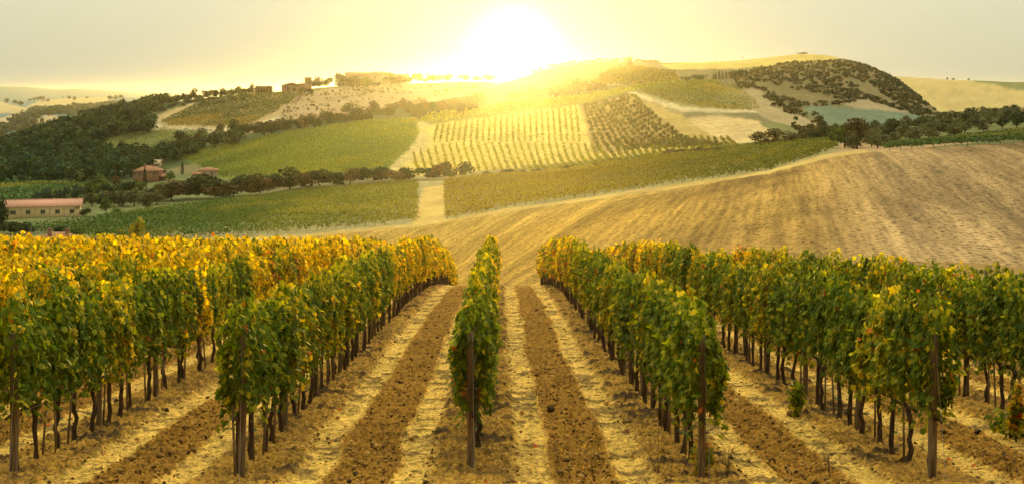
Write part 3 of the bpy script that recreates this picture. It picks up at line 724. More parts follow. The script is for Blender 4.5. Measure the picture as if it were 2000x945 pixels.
# ------------------------------------------------------------------ far vineyards
def ground_pts(px, z):
    px = np.asarray(px, float); z = np.asarray(z, float)
    X = (px - 1000) / 2000 * z
    return np.stack([X, S * z, H(X, z)], 1)
def proj(P):
    z = P[:, 1] / S
    return 1000 + 2000 * P[:, 0] / z, HY - 2000 * P[:, 2] / z
def hedge_quads(P, r, per, size, hgt, cols, wid=.45, low=.5):
    """leafy vine hedge at ground points P"""
    n = len(P) * per
    Q = np.repeat(P, per, 0) + np.stack([r.normal(0, wid * .7, n), r.normal(0, wid * .7, n), r.uniform(low, hgt, n)], 1)
    c = cols(Q, n)
    return scatter(QUAD_V, QUAD_F, Q, frames(runit(n, r) * .7 + (0, -.3, .8), runit(n, r)), r.uniform(.7, 1.3, n) * size, c)
def pal_cols(r, tone, ycol=(.40, .33, .03), yf=.12, yscale=14, seed=1, left=None, span=(350, 800)):
    def f(Q, n):
        y = fbm(Q[:, 0] / yscale, Q[:, 1] / yscale, seed, 3)
        u = np.clip((y - .54) * 5, 0, 1) * .7 + np.clip(r.normal(yf, .12, n), 0, 1)
        u = np.clip(u, 0, 1)[:, None]
        tn = np.array(tone)
        if left is not None:
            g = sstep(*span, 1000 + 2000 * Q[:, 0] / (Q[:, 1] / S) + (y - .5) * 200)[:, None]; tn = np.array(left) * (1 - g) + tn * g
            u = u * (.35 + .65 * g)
        c = (tn * (1 - u) + np.array(ycol) * u * .8) * r.uniform(.65, 1.35, (n, 1)) * r.uniform(.95, 1.05, (n, 3)) * (.62 + .76 * fbm(Q[:, 0] / 55, Q[:, 1] / 45, seed + 40, 3))[:, None]
        return c
    return f
def dense_field(name, label, bottom, zmin, zmax, step, poly, size, per, cols, seed, ds=1.1, hgt=1.75, stakes_front=True):
    """vineyard seen as one green mass: rows parallel to its lower edge"""
    r = np.random.default_rng(seed); allP = []; first = None
    bx = np.array([b[0] for b in bottom], float); bz = np.array([b[1] if b[1] > 1000 else b[1] for b in bottom], float)
    zb = np.array([hit(x, y, zmin, zmax) for x, y in bottom])
    j = 0
    while j * step / S < 190:
        xs = []; x = bx[0]
        while x < bx[-1]:
            z = np.interp(x, bx, zb) + j * step / S; xs.append((x, z)); x += ds / z * 2000
        P = ground_pts(*zip(*xs)); qx, qy = proj(P)
        k = inpoly(qx, qy, poly) & (P[:, 1] / S < zmax)
        if k.any():
            allP.append(P[k])
            if first is None: first = P[k]
        j += 1
    P = np.concatenate(allP) + r.normal(0, .12, (sum(map(len, allP)), 3)) * (1, 1, 0)
    V, F, C = hedge_quads(P, r, per, size, hgt, cols)
    mb = MB()
    if stakes_front:
        for p in first[::2]: mb.tube([p, p + (r.normal(0, .03), 0, .95)], .05, 3, False)
    Fs, mi, mats = [F], [0] * len(F), [M['field_leaf']]
    if mb.v:
        V2 = np.concatenate(mb.v); Fs = [np.concatenate([F, np.array(mb.q) + len(V)])]; mi += [1] * len(mb.q); mats.append(M['bark'])
        V = np.concatenate([V, V2]); C = np.concatenate([C, np.full((len(V2), 3), .08)])
    tag(link(name, mesh_np(name, V, Fs, mats, C, mi)), label, 'vineyard', kind='stuff')
r0 = np.random.default_rng(55)
G1, G2 = (.215, .205, .012), (.055, .095, .020)
dense_field('valley_vineyard', 'dense green vineyard filling the valley floor left of the pale track', [(40, 452), (200, 470), (300, 468), (450, 462), (600, 453), (815, 435)], 190, 345, 2.9,
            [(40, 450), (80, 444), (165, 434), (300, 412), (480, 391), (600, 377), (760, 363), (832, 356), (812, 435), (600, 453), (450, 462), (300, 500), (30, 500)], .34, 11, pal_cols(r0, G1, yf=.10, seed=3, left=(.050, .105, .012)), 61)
dense_field('valley_vineyard', 'long band of vineyard right of the pale track, narrowing up to the bend', [(864, 431), (1000, 406), (1150, 385), (1250, 371), (1400, 350), (1500, 334), (1600, 304), (1636, 293)], 180, 345, 2.9,
            [(870, 357), (900, 350), (1000, 346), (1100, 338), (1250, 316), (1400, 297), (1500, 282), (1600, 273), (1632, 281), (1638, 290), (1600, 306), (1500, 336), (1250, 373), (1000, 408), (864, 433)], .34, 11, pal_cols(r0, (.125, .145, .012), yf=.10, seed=4, left=(.36, .26, .010), span=(1050, 1500)), 62)  # left end toned golden, the glow of the sun put into its leaves
dense_field('slope_vineyard', 'green and yellow vineyard on the rounded slope behind the hedge', [(330, 352), (440, 354), (600, 345), (700, 338), (760, 330), (830, 300)], 340, 500, 3.2,
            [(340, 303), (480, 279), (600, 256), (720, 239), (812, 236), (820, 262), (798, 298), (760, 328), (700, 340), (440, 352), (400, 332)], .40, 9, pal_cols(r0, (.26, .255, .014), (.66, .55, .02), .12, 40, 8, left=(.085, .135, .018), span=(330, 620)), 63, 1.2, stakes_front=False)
dense_field('low_vineyard', 'low dark green vine strip below the olive grove at the right', [(1715, 299), (1870, 293), (2080, 282)], 165, 300, 2.6,
            [(1722, 298), (1738, 288), (1850, 274), (2080, 250), (2080, 284), (1990, 280), (1870, 290)], .42, 6, pal_cols(r0, (.045, .085, .02), yf=.03, seed=9), 64, .9, 1.3)
dense_field('valley_vineyard', 'flat green vineyard at the far left below the forest', [(-60, 402), (150, 398), (200, 380)], 335, 440, 3,
            [(-60, 360), (60, 358), (185, 362), (150, 394), (-60, 400)], .6, 4, pal_cols(r0, (.05, .105, .03), yf=.01, seed=10), 65, 1.3, stakes_front=False)
dense_field('yellow_vineyard', 'thin bright yellow green vineyard along the top of the sunlit slope', [(812, 242), (1000, 228), (1140, 205), (1240, 178), (1420, 164)], 470, 700, 3.4,
            [(815, 240), (840, 226), (1000, 202), (1150, 188), (1290, 162), (1400, 159), (1408, 164), (1240, 177), (1130, 204), (845, 242)], .8, 4, pal_cols(r0, (.17, .19, .02), (.40, .36, .03), .3, 30, 12), 66, 1.6, stakes_front=False)

def line_world(p0, p1, z0, z1, ds):
    """ground points along a straight plan line between two photograph positions"""
    za, zb = hit(*p0, z0, z1), hit(*p1, z0, z1)
    A, B = np.array(gp(p0[0], za)), np.array(gp(p1[0], zb))
    n = max(3, int(np.linalg.norm((A - B)[:2]) / ds)); t = np.linspace(0, 1, n)[:, None]
    P = A + (B - A) * t; P[:, 2] = H(P[:, 0], P[:, 1] / S); return P
def vine_row(P, r, size, per, cols, label, group, hgt=1.8):
    V, F, C = hedge_quads(P, r, per, size, hgt, cols, .35, .35)
    tag(link('far_vine_row', mesh_np('far_vine_row', V, F, M['field_leaf'], C)), label, 'vine row', group)  # each object is one whole row of vines, built of loose leaf quads
def clip_line(p, d, poly, L=900, n=600):
    t = np.linspace(-L, L, n); x = p[0] + d[0] * t; y = p[1] + d[1] * t
    k = np.nonzero(inpoly(x, y, poly))[0]
    if len(k) < 4: return None
    return (x[k[0]], y[k[0]]), (x[k[-1]], y[k[-1]])
r1 = np.random.default_rng(71)
n = 25
for i in range(n):                                    # striped slope, upper tier
    t = i / (n - 1)
    P = line_world((848 + 284 * t, 281 + 1 * t - 4 * abs(t - .5)), (855 + 270 * t, 249 - 36 * t), 400, 570, 1.5)
    vine_row(P, r1, .62, 4, pal_cols(r1, (.24, .22, .015), yf=.3, seed=14), '%s vine row from the left on the upper striped slope' % ordinal(i + 1), 'vine rows of the upper striped slope')
n = 27
for i in range(n):                                    # lower tier
    t = i / (n - 1)
    xt = 808 + 362 * t
    P = line_world((xt + 10 + 22 * t, 338 - 2 * t), (xt, 306 - 22 * min(1, t * 5) + 4 * t), 340, 480, 1.4)
    vine_row(P, r1, .60, 4, pal_cols(r1, (.24, .22, .015), yf=.3, seed=15), '%s vine row from the left on the lower striped slope' % ordinal(i + 1), 'vine rows of the lower striped slope')
n = 20
for i in range(n):
    t = i / (n - 1)
    xt = 1180 + 240 * t
    P = line_world((xt + 26 - 6 * t, 331 - 40 * t), (xt, 303 - 33 * min(1, t * 1.9) ** .8 + 6 * max(0, t - .5)), 330, 480, 1.3)
    vine_row(P, r1, .55, 4, pal_cols(r1, (.22, .20, .015), yf=.2, seed=16), '%s short vine row from the left on the pale strip below the orchard' % ordinal(i + 1), 'short vine rows below the orchard')
def hill_rows(poly, start, end, d, n, z0, z1, tone, yf, ysc, seed, name, group, ds=1.2, size=.50):
    c = 0
    for i in range(n):
        t = i / (n - 1); p = (start[0] + (end[0] - start[0]) * t, start[1] + (end[1] - start[1]) * t)
        L = math.hypot(*d); e = clip_line(p, (d[0] / L, d[1] / L), poly)
        if e is None: continue
        zz = np.linspace(0, 1, 14); pts = [(e[0][0] + (e[1][0] - e[0][0]) * q, e[0][1] + (e[1][1] - e[0][1]) * q) for q in zz]
        W = np.array([gp(x, hit(x, y, z0, z1)) for x, y in pts])
        if len(W) < 3: continue
        seg = np.linalg.norm(np.diff(W[:, :2], axis=0), axis=1); s = np.concatenate([[0], np.cumsum(seg)])
        q = np.arange(0, s[-1], ds)
        if len(q) < 3: continue
        P = np.stack([np.interp(q, s, W[:, k]) for k in range(3)], 1); P[:, 2] = H(P[:, 0], P[:, 1] / S)
        c += 1
        vine_row(P, r1, size, 8, pal_cols(r1, tone, (.42, .30, .03), yf, ysc, seed), '%s vine row from the left %s' % (ordinal(c), name), group)
hill_rows([(302, 230), (350, 210), (420, 194), (490, 184), (592, 185), (545, 215), (476, 250), (440, 250), (330, 248), (312, 240)], (322, 238), (560, 214), (-120, 60), 30, 540, 760, (.060, .095, .014), .10, 26, 17,
          'on the hillside below the red roofed barn', 'vine rows of the left hillside')
hill_rows([(182, 277), (300, 256), (440, 256), (405, 278), (330, 291), (200, 290)], (250, 262), (390, 292), (-170, 38), 13, 490, 720, (.060, .115, .018), .20, 22, 18,
          'on the small plot above the dark trees', 'vine rows of the small hillside plot')
hill_rows([(1238, 179), (1400, 166), (1442, 172), (1490, 214), (1470, 219), (1370, 213), (1300, 199)], (1260, 182), (1470, 182), (107, 38), 17, 450, 740, (.13, .15, .025), .2, 30, 19,
          'on the plot above the bare tan field', 'vine rows above the tan field')
hill_rows([(1152, 167), (1188, 136), (1240, 131), (1318, 144), (1330, 160), (1250, 168)], (1165, 150), (1330, 158), (-60, 32), 20, 560, 800, (.17, .15, .02), .2, 30, 20,
          'under the lone ridge tree', 'vine rows under the ridge', 2.2, .9)

# ------------------------------------------------------------------ trees
TONE = {'oak': [(.040, .060, .016), (.055, .075, .020), (.030, .048, .014)], 'forest': [(.026, .062, .024), (.036, .074, .022), (.018, .046, .022)], 'orchard': [(.20, .18, .06), (.16, .155, .05), (.25, .21, .07)], 'scrub': [(.080, .080, .032), (.105, .088, .040), (.060, .066, .028)], 'brown': [(.10, .075, .025), (.08, .07, .022), (.13, .08, .03)],
        'olive': [(.130, .135, .060), (.100, .110, .045), (.165, .165, .08)], 'cypress': [(.025, .045, .018), (.02, .035, .014), (.035, .05, .02)],
        'pine': [(.030, .065, .020), (.025, .052, .016), (.04, .08, .025)], 'yellow': [(.34, .30, .03), (.26, .25, .03), (.42, .34, .03)],
        'light': [(.10, .15, .03), (.075, .12, .025), (.14, .18, .03)], 'teal': [(.06, .095, .06), (.05, .08, .05), (.07, .11, .065)]}
def crown_arrays(kind, seed, nq, qs):
    r = np.random.default_rng(seed)
    if kind == 'cypress':
        n = nq; t = r.beta(1.1, 1.3, n); z = .04 + .96 * t; rad = .5 * np.sin(np.clip(1 - t, 0, 1) ** .65 * pi * .62) * r.uniform(.7, 1.05, n); a = r.uniform(0, 2 * pi, n)
        P = np.stack([rad * np.cos(a), rad * np.sin(a), z], 1); nv = np.stack([np.cos(a), np.sin(a), np.full(n, .3)], 1); lob = r.integers(0, 6, n)
    else:
        K = {'pine': 9, 'yellow': 9, 'bush': 7}.get(kind, 11)
        if kind == 'pine':
            a = r.uniform(0, 2 * pi, K); q = np.sqrt(r.random(K)) * .33; c = np.stack([q * np.cos(a), q * np.sin(a), r.uniform(.68, .82, K)], 1); rr = r.uniform(.14, .2, K); flat = .75
        elif kind == 'yellow':
            a = r.uniform(0, 2 * pi, K); q = r.uniform(.05, .34, K); c = np.stack([q * np.cos(a), q * np.sin(a), r.uniform(.45, .72, K)], 1); rr = r.uniform(.11, .17, K); flat = 2.2
        else:
            a = r.uniform(0, 2 * pi, K); u = r.uniform(0, 1, K); q = np.sin(np.arccos(1 - 2 * u)) * .27 * r.uniform(.6, 1.2, K)
            c = np.stack([q * np.cos(a), q * np.sin(a), .22 + .52 * u], 1); rr = r.uniform(.16, .26, K); flat = .85
            if kind == 'bush': c[:, 2] = .18 + .45 * u
        lob = r.integers(0, K, nq); d = runit(nq, r); d[:, 2] = np.where(d[:, 2] < -.8, -d[:, 2], d[:, 2])
        P = c[lob] + d * (rr[lob] * r.uniform(.72, 1.12, nq))[:, None] * (1, 1, flat); nv = d
    return P, nv, lob, r
def crown_mesh(kind, tone, seed, nq=620, qs=.066):
    P, nv, lob, r = crown_arrays(kind, seed, nq, qs); n = len(P)
    tc = np.array(TONE[tone]); c = tc[(lob * 7 + seed) % 3] * r.uniform(.75, 1.3, (n, 1)) * r.uniform(.93, 1.07, (n, 3))
    V, F, C = scatter(QUAD_V, QUAD_F, P, frames(nv + r.normal(0, .45, (n, 3)), runit(n, r)), r.uniform(.65, 1.35, n) * qs, c)
    return mesh_np('crown', V, F, M['tree_leaf'], C)
def tree_trunk(kind, seed):
    r = np.random.default_rng(seed); mb = MB()
    top = {'cypress': .3, 'pine': .66, 'yellow': .4}.get(kind, .24)
    a, b = r.normal(0, .03, 2); p = np.array([(0, 0, -.06), (a * .5, b * .5, top * .5), (a, b, top)])
    mb.tube(p, [.045, .034, .026] if kind != 'cypress' else [.03, .025, .02], 6)
    if kind != 'cypress':
        for k in range(4):
            an = k * pi / 2 + r.uniform(-.5, .5); L = r.uniform(.14, .24)
            e = p[2] + (cos(an) * L, sin(an) * L, L * (.9 if kind != 'pine' else .35)); m = (p[2] + e) / 2 + (0, 0, -.015)
            mb.tube([p[2] - (0, 0, .03), m, e], [.022, .016, .008], 5)
    return mb.mesh('trunk', M['bark'], True)
CR, TK = {}, {}
def crowns(kind, tone):
    key = (kind, tone)
    if key not in CR: CR[key] = [crown_mesh(kind, tone, 500 + i * 13 + len(CR)) for i in range(4)]
    return CR[key]
def trunk_of(kind):
    if kind not in TK: TK[kind] = [tree_trunk(kind, 700 + i) for i in range(3)]
    return TK[kind]
def tree(px, y, hpx, wpx, label, kind='oak', tone=None, z=None, zr=(90, 1000), group=None, name='tree', sink=.0):
    z = z or hit(px, y, *zr)
    g = gp(px, z); m = z / 2000; h, w = hpx * m, wpx * m
    o = empty(name, (g[0], g[1], g[2] - sink * h), label, name.replace('_', ' ').split()[-1] if name != 'tree' else 'tree', group, random.uniform(0, 6.28))
    k2 = kind if kind in ('cypress', 'pine', 'yellow', 'bush') else 'oak'
    link('crown', random.choice(crowns(k2, tone or kind)), o, scale=(w * 1.08, w * 1.08, h * 1.04))
    if kind != 'bush': link('trunk', random.choice(trunk_of(k2)), o, scale=(min(w, h), min(w, h), h))
    return o
def many(items, label, **kw):
    items = sorted(items)
    for i, it in enumerate(items): tree(*it, label % ordinal(i + 1), **kw)
rr = random.Random(3)
# hedge of trees along the valley vineyard
hed = [(335, 393, 44, 46), (362, 391, 50, 46), (398, 389, 56, 62), (430, 388, 48, 52), (456, 385, 36, 40), (482, 383, 46, 48), (508, 381, 44, 46), (540, 377, 40, 50), (566, 373, 42, 44), (600, 369, 40, 46), (628, 366, 38, 40), (655, 365, 34, 36), (684, 362, 36, 40), (712, 359, 32, 34), (742, 357, 36, 36), (776, 355, 34, 38), (800, 353, 28, 30), (832, 351, 30, 40), (862, 350, 34, 42), (886, 349, 28, 36), (908, 347, 26, 30)]
for i, h in enumerate(hed): tree(h[0], h[1], h[2] * rr.uniform(.9, 1.25), h[3] * rr.uniform(1.15, 1.65), 'dark round tree, %s from the left in the hedge along the valley vineyard' % ordinal(i + 1), 'bush' if i % 4 else 'oak', tone='oak' if i % 3 else 'brown', zr=(310, 420), group='trees of the valley hedge')
for i, (px, y, h, w) in enumerate([(955, 346, 14, 26), (992, 345, 24, 38), (1018, 343, 16, 26), (1048, 341, 14, 24), (1112, 335, 14, 34), (1165, 330, 18, 26)]):
    tree(px, y, h, w, 'low bush, %s from the left below the striped slope' % ordinal(i + 1), 'bush', 'brown', zr=(310, 420), group='bushes below the striped slope', name='round_bush')
tree(1320, 307, 27, 54, 'large round dark bush in front of the short vine rows', 'bush', 'brown', zr=(300, 420), name='round_bush')
tree(1366, 303, 19, 34, 'low dark bush just right of the large round bush', 'bush', 'brown', zr=(300, 420), name='round_bush')
tree(1398, 300, 20, 48, 'wide low bush at the right end of the short vine rows', 'bush', 'brown', zr=(300, 420), name='round_bush')
for i, (px, h, w) in enumerate([(1485, 32, 44), (1512, 36, 46), (1545, 30, 40), (1572, 22, 26), (1592, 30, 36), (1612, 34, 42)]):
    tree(px, 289 - (px - 1485) * .09, h, w, 'dark tree, %s from the left behind the upper end of the long vineyard band' % ordinal(i + 1), tone='brown' if i < 4 else 'oak', zr=(270, 400), group='trees behind the long vineyard band')
# wooded belt behind the green slope
belt = []
for i in range(64):
    t = (i + rr.random()) / 64; px = 330 + 610 * t
    ridge = np.interp(px, [330, 430, 480, 600, 720, 815, 940], [306, 290, 280, 258, 241, 232, 214])
    belt.append((px, rr.uniform(495, 560), rr.uniform(22, 33), rr.uniform(22, 34), ridge))
belt.sort()
for i, (px, z, h, w, ridge) in enumerate(belt):
    o = tree(px, 0, h, w, 'dark tree, %s from the left in the wooded belt behind the green slope' % ordinal(i + 1), tone='oak' if rr.random() < .75 else 'brown', z=z, group='trees of the wooded belt')
    top = np.interp(px, [330, 450, 520, 600, 700, 800, 940], [272, 244, 232, 224, 209, 196, 184]) + rr.uniform(0, 7)
    # keep each crown's top near the skyline of the belt
    ztop = -(top - HY) / 2000 * z; hm = h * z / 2000
    o.location.z = min(o.location.z + .2, max(o.location.z - 3, ztop - hm))
# olive grove at the right
ol = []
for a in range(30):
    for b in range(17):
        X = 70 + 5.6 * a + rr.uniform(-1, 1) + (b % 2) * 2; z = 220 + 9.5 * b + rr.uniform(-1.5, 1.5) + max(0, (1750 - (1000 + 2000 * X / 240)) * .02)
        px = 1000 + 2000 * X / z; y = HY - 2000 * float(H(X, z)) / z
        front_y = np.interp(px, [1640, 1725, 1740, 1850, 2000, 2100], [292, 292, 286, 272, 249, 235])
        if 1630 < px < 2060 and y < front_y: ol.append((b, px, z))
ol.sort()
cnt = {}
for b, px, z in ol:
    cnt[b] = cnt.get(b, 0) + 1
    dark = (rr.random() < .16)
    tree(px, 0, 4.2 * rr.uniform(.85, 1.15) * 2000 / z, 4.4 * rr.uniform(.85, 1.2) * 2000 / z, '%s olive tree, %s from the left in the %s line of the right grove' % ('dark' if dark else 'grey green', ordinal(cnt[b]), ordinal(b + 1)),
         'oak', 'oak' if dark else 'olive', z=z, group='olive trees of the right grove', name='olive_tree')
tree(1674, 291, 62, 62, 'tall brownish tree with a spreading crown at the bend of the dirt track', tone='brown', zr=(190, 300))
tree(1650, 289, 50, 46, 'mid green tree just left of the tall brownish tree at the track', tone='light', zr=(190, 300))
tree(1634, 286, 44, 44, 'dark tree at the upper end of the vineyard band beside the track', tone='oak', zr=(190, 300))
tree(1742, 281, 50, 48, 'dark round tree standing alone before the olive grove', tone='oak', zr=(190, 300))
# orchard on the middle slope
for a in range(14):
    t = a / 13
    P = line_world((1172 + 236 * t, 298 - 10 * t), (1142 + 92 * t, 212 - 22 * t), 390, 600, 8)
    for b, p in enumerate(P):
        if rr.random() < .06: continue
        z = p[1] / S; px = 1000 + 2000 * p[0] / z
        tree(px, 0, 2.5 * rr.uniform(.8, 1.2) * 2000 / z, 2.6 * rr.uniform(.8, 1.2) * 2000 / z, 'small olive, %s from the bottom in line %s of the sloping orchard' % (ordinal(b + 1), ordinal(a + 1)),
             'oak', 'orchard', z=z, group='olives of the sloping orchard', name='orchard_olive')
# sunlit copses and ridge trees
for i, (px, y, h, w) in enumerate([(1130, 186, 34, 70), (1165, 180, 22, 44), (1085, 192, 26, 60), (1040, 196, 24, 50), (1365, 158, 14, 34), (1340, 160, 12, 24), (1005, 198, 22, 46)]):
    tree(px, y, h, w, ['broad rounded tree above the left end of the sloping orchard', 'smaller round tree right of the broad one above the orchard', 'rounded tree straight under the sun glow above the stripes', 'rounded tree left under the sun glow above the stripes', 'round bushy tree beside the cypress row', 'low bushy tree left of the cypress row', 'leftmost rounded tree under the sun glow above the stripes'][i], tone='brown' if i < 3 else 'oak', zr=(480, 760))
tree(1230, 131, 21, 10, 'lone dense upright tree on the ridge right of the sun', 'cypress', zr=(650, 860), name='ridge_tree')
for i in range(11):
    px = 1393 + i * 6.3 + rr.uniform(-1.5, 1.5); tree(px, 158 - i * .8, rr.uniform(12, 18), 5, 'slim cypress, %s from the left in the short row by the scrub hill' % ordinal(i + 1), 'cypress', zr=(560, 800), group='cypresses by the scrub hill', name='cypress_tree')
for i in range(20):
    px = 1045 + i * 12.5 + rr.uniform(-3, 3); tree(px, 0, rr.uniform(6, 10), rr.uniform(12, 20), 'low ridge bush, %s from the left under the skyline right of the sun' % ordinal(i + 1), 'bush', 'brown', z=790, group='bushes along the right ridge', name='ridge_bush')
# village hill
vil = [(607, 172, 20, 22, 'oak'), (622, 172, 22, 24, 'oak'), (640, 168, 26, 20, 'light'), (663, 168, 30, 24, 'oak'), (690, 176, 30, 30, 'oak'), (716, 172, 30, 24, 'light'), (736, 170, 12, 14, 'oak'), (765, 168, 26, 30, 'oak'), (782, 168, 26, 26, 'oak'), (797, 165, 18, 18, 'oak'), (815, 163, 22, 22, 'light'), (829, 162, 12, 9, 'oak'), (850, 160, 20, 30, 'oak'), (872, 160, 18, 26, 'oak'), (905, 159, 18, 26, 'oak'), (930, 158, 14, 22, 'oak'), (955, 158, 16, 26, 'oak'), (590, 185, 14, 20, 'brown'), (604, 186, 16, 18, 'oak')]
for i, (px, y, h, w, tn) in enumerate(sorted(vil)): tree(px, y, h, w * 1.15, 'garden tree, %s from the left among the houses on the hilltop' % ordinal(i + 1), 'bush' if i % 3 else 'oak', tone=tn, zr=(600, 760), group='garden trees of the hilltop')
tree(657, 170, 27, 6, 'slim cypress at the left end of the hilltop farmhouse', 'cypress', zr=(600, 760), name='cypress_tree')
tree(835, 162, 20, 5, 'slim cypress on the skyline right of the hilltop farmhouse', 'cypress', zr=(600, 760), name='cypress_tree')
for i in range(30):
    px = 292 + i * 7.2 + rr.uniform(-2, 2); tree(px, 0, rr.uniform(12, 22), rr.uniform(14, 24), 'leafy tree, %s from the left on the skyline of the left hill' % ordinal(i + 1), 'bush' if i % 4 else 'oak', tone='oak' if rr.random() < .5 else 'light', z=rr.uniform(672, 700), group='skyline trees of the left hill')
for i in range(34):
    px = 215 + i * 8.2 + rr.uniform(-3, 3); z = rr.uniform(640, 662) - max(0, (330 - px) * .5); tree(px, 0, rr.uniform(8, 12), rr.uniform(12, 18), 'grey green olive, %s from the left above the hillside vineyard' % ordinal(i + 1), 'bush', 'olive', z=z, group='olives above the hillside vineyard', name='olive_tree')
# valley garden round the brick farmhouse
val = [(92, 398, 34, 30, 'oak', 'teal', 'grey green tree behind the right end of the long barn'), (122, 398, 42, 36, 'oak', 'teal', 'tall grey green tree behind the long barn'), (150, 396, 44, 34, 'oak', 'teal', 'grey green tree, the tallest behind the long barn'), (72, 400, 26, 24, 'oak', 'teal', 'small grey green tree behind the middle of the long barn'),
       (190, 389, 50, 46, 'oak', 'light', 'bright green broad tree before the forest edge'), (212, 390, 36, 36, 'oak', 'oak', 'dark tree right behind the bright green tree'), (228, 368, 26, 20, 'oak', 'brown', 'small brown tree between the pine and the bright green tree'),
       (226, 362, 50, 62, 'pine', 'pine', 'umbrella pine standing left of the brick farmhouse'), (257, 376, 28, 38, 'oak', 'pine', 'dark dome shaped tree in front of the brick farmhouse'), (283, 366, 36, 7, 'cypress', None, 'slim cypress in front of the brick farmhouse wall'), (257, 348, 34, 7, 'cypress', None, 'slim cypress at the left corner of the brick farmhouse'), (356, 342, 24, 6, 'cypress', None, 'slim cypress on the terrace right of the farmhouse'),
       (208, 418, 34, 28, 'oak', 'light', 'green bushy tree right of the long barn roof'), (170, 424, 20, 30, 'bush', 'oak', 'dark bush at the right end of the long barn'), (228, 420, 18, 24, 'bush', 'light', 'low green bush right of the green bushy tree'),
       (240, 404, 34, 40, 'oak', 'olive', 'silvery olive tree below the dome shaped tree'), (262, 404, 36, 40, 'oak', 'olive', 'silvery olive tree below the brick farmhouse'), (286, 408, 34, 36, 'oak', 'olive', 'silvery olive tree at the edge of the valley vineyard'), (222, 398, 26, 30, 'oak', 'olive', 'silvery olive tree right of the bright green tree'), (180, 404, 30, 28, 'oak', 'olive', 'silvery olive tree between barn and bright green tree'), (306, 400, 32, 34, 'oak', 'olive', 'silvery olive tree beside the start of the hedge'), (310, 384, 26, 30, 'oak', 'light', 'light green tree on the slope right of the farmhouse'), (330, 356, 22, 24, 'oak', 'light', 'yellow green tree behind the small tiled house'), (318, 342, 14, 16, 'oak', 'oak', 'small dark tree right behind the brick farmhouse'),
       (22, 458, 30, 62, 'bush', 'oak', 'broad dark bush below the left end of the long barn'), (-4, 452, 70, 50, 'oak', 'oak', 'tall dark tree cut by the left edge below the forest'), (48, 460, 32, 44, 'bush', 'oak', 'dark bush left of the two chimneys'), (150, 462, 26, 40, 'bush', 'light', 'green bush right of the two chimneys'), (200, 462, 20, 36, 'bush', 'light', 'low green bush left of the yellow poplar'), (236, 466, 22, 30, 'bush', 'yellow', 'small yellowish bush just left of the yellow poplar'), (120, 458, 22, 34, 'bush', 'oak', 'dark bush behind the roof with two chimneys')]
gx = random.Random(21)
for i in range(26):
    px = 165 + i * 6.6 + gx.uniform(-3, 3); y = gx.uniform(378, 408) - (px - 165) * .05
    tree(px, y, gx.uniform(16, 30), gx.uniform(22, 36), 'grey green garden shrub, %s from the left between the long barn and the valley hedge' % ordinal(i + 1), 'bush', gx.choice(['teal', 'olive', 'olive', 'light', 'oak']), zr=(310, 430), group='shrubs of the valley garden', name='garden_shrub')
for px, y, h, w, kd, tn, lb in val: tree(px, y, h, w, lb, kd, tn, zr=(130, 470), name={'cypress': 'cypress_tree', 'pine': 'umbrella_pine', 'bush': 'round_bush'}.get(kd, 'olive_tree' if tn == 'olive' else 'tree'))
tree(267, 0, 62, 48, 'feathery golden yellow poplar rising behind the left vine rows', 'yellow', z=222, name='golden_poplar')

# forest, scrub and far woods: masses
def clump_mass(name, label, cat, pts, hgt, wid, nq, qs, tones, seed, flatb=0.0):
    r = np.random.default_rng(seed); n = len(pts); Vs, Fs, Cs = [], [], []; nv = 0
    for i, p in enumerate(pts):
        P, nn, lob, r2 = crown_arrays('oak' if flatb == 0 else 'bush', seed * 1000 + i, nq, qs)
        h = hgt * r.uniform(.7, 1.25); w = wid * r.uniform(.75, 1.25)
        tc = np.array(TONE[tones[r.integers(len(tones))]]); c = tc[(lob + i) % 3] * r.uniform(.7, 1.3) * r.uniform(.75, 1.25, (nq, 1))
        V, F, C = scatter(QUAD_V, QUAD_F, P * (w, w, h) + p, frames(nn + r.normal(0, .4, (nq, 3)), runit(nq, r)), r.uniform(.6, 1.4, nq) * qs * w, c)
        Vs.append(V); Fs.append(F + nv); Cs.append(C); nv += len(V)
    tag(link(name, mesh_np(name, np.concatenate(Vs), np.concatenate(Fs), M['tree_leaf'], np.concatenate(Cs))), label, cat, kind='stuff')
def fill(poly, za, zb, dens, seed, noise=None):
    """random ground points (dens per 1000 m2) whose picture position falls in poly"""
    r = np.random.default_rng(seed); xs = [p[0] for p in poly]
    out = []
    for z in np.arange(za, zb, 4.0):
        x0 = (min(xs) - 1000) / 2000 * z; x1 = (max(xs) - 1000) / 2000 * z
        m = r.poisson((x1 - x0) * 4 * S * dens / 1000)
        if not m: continue
        X = r.uniform(x0, x1, m); zz = z + r.uniform(0, 4, m); h = H(X, zz); px = 1000 + 2000 * X / zz; y = HY - 2000 * h / zz
        k = inpoly(px, y, poly)
        if noise: k &= fbm(X / noise[0], S * zz / noise[0], seed, 3) > noise[1]
        out.append(np.stack([X, S * zz, h], 1)[k])
    return np.concatenate(out)
FOREST = [(-200, 300), (0, 285), (60, 265), (100, 250), (150, 236), (200, 222), (300, 200), (330, 196), (300, 222), (292, 236), (300, 262), (240, 272), (180, 282), (200, 300), (330, 302), (440, 280), (470, 285), (330, 320), (250, 345), (235, 360), (60, 362), (-200, 362)]
TONE['sunwood'] = [(.075, .115, .030), (.055, .095, .028), (.095, .130, .032)]  # sunlight on the upper crowns put into these lighter leaf tones
_fp = fill(FOREST, 415, 720, 26, 81); _fy = proj(_fp)[1] + (fbm(_fp[:, 0] / 30, _fp[:, 1] / 30, 6, 2) - .5) * 50
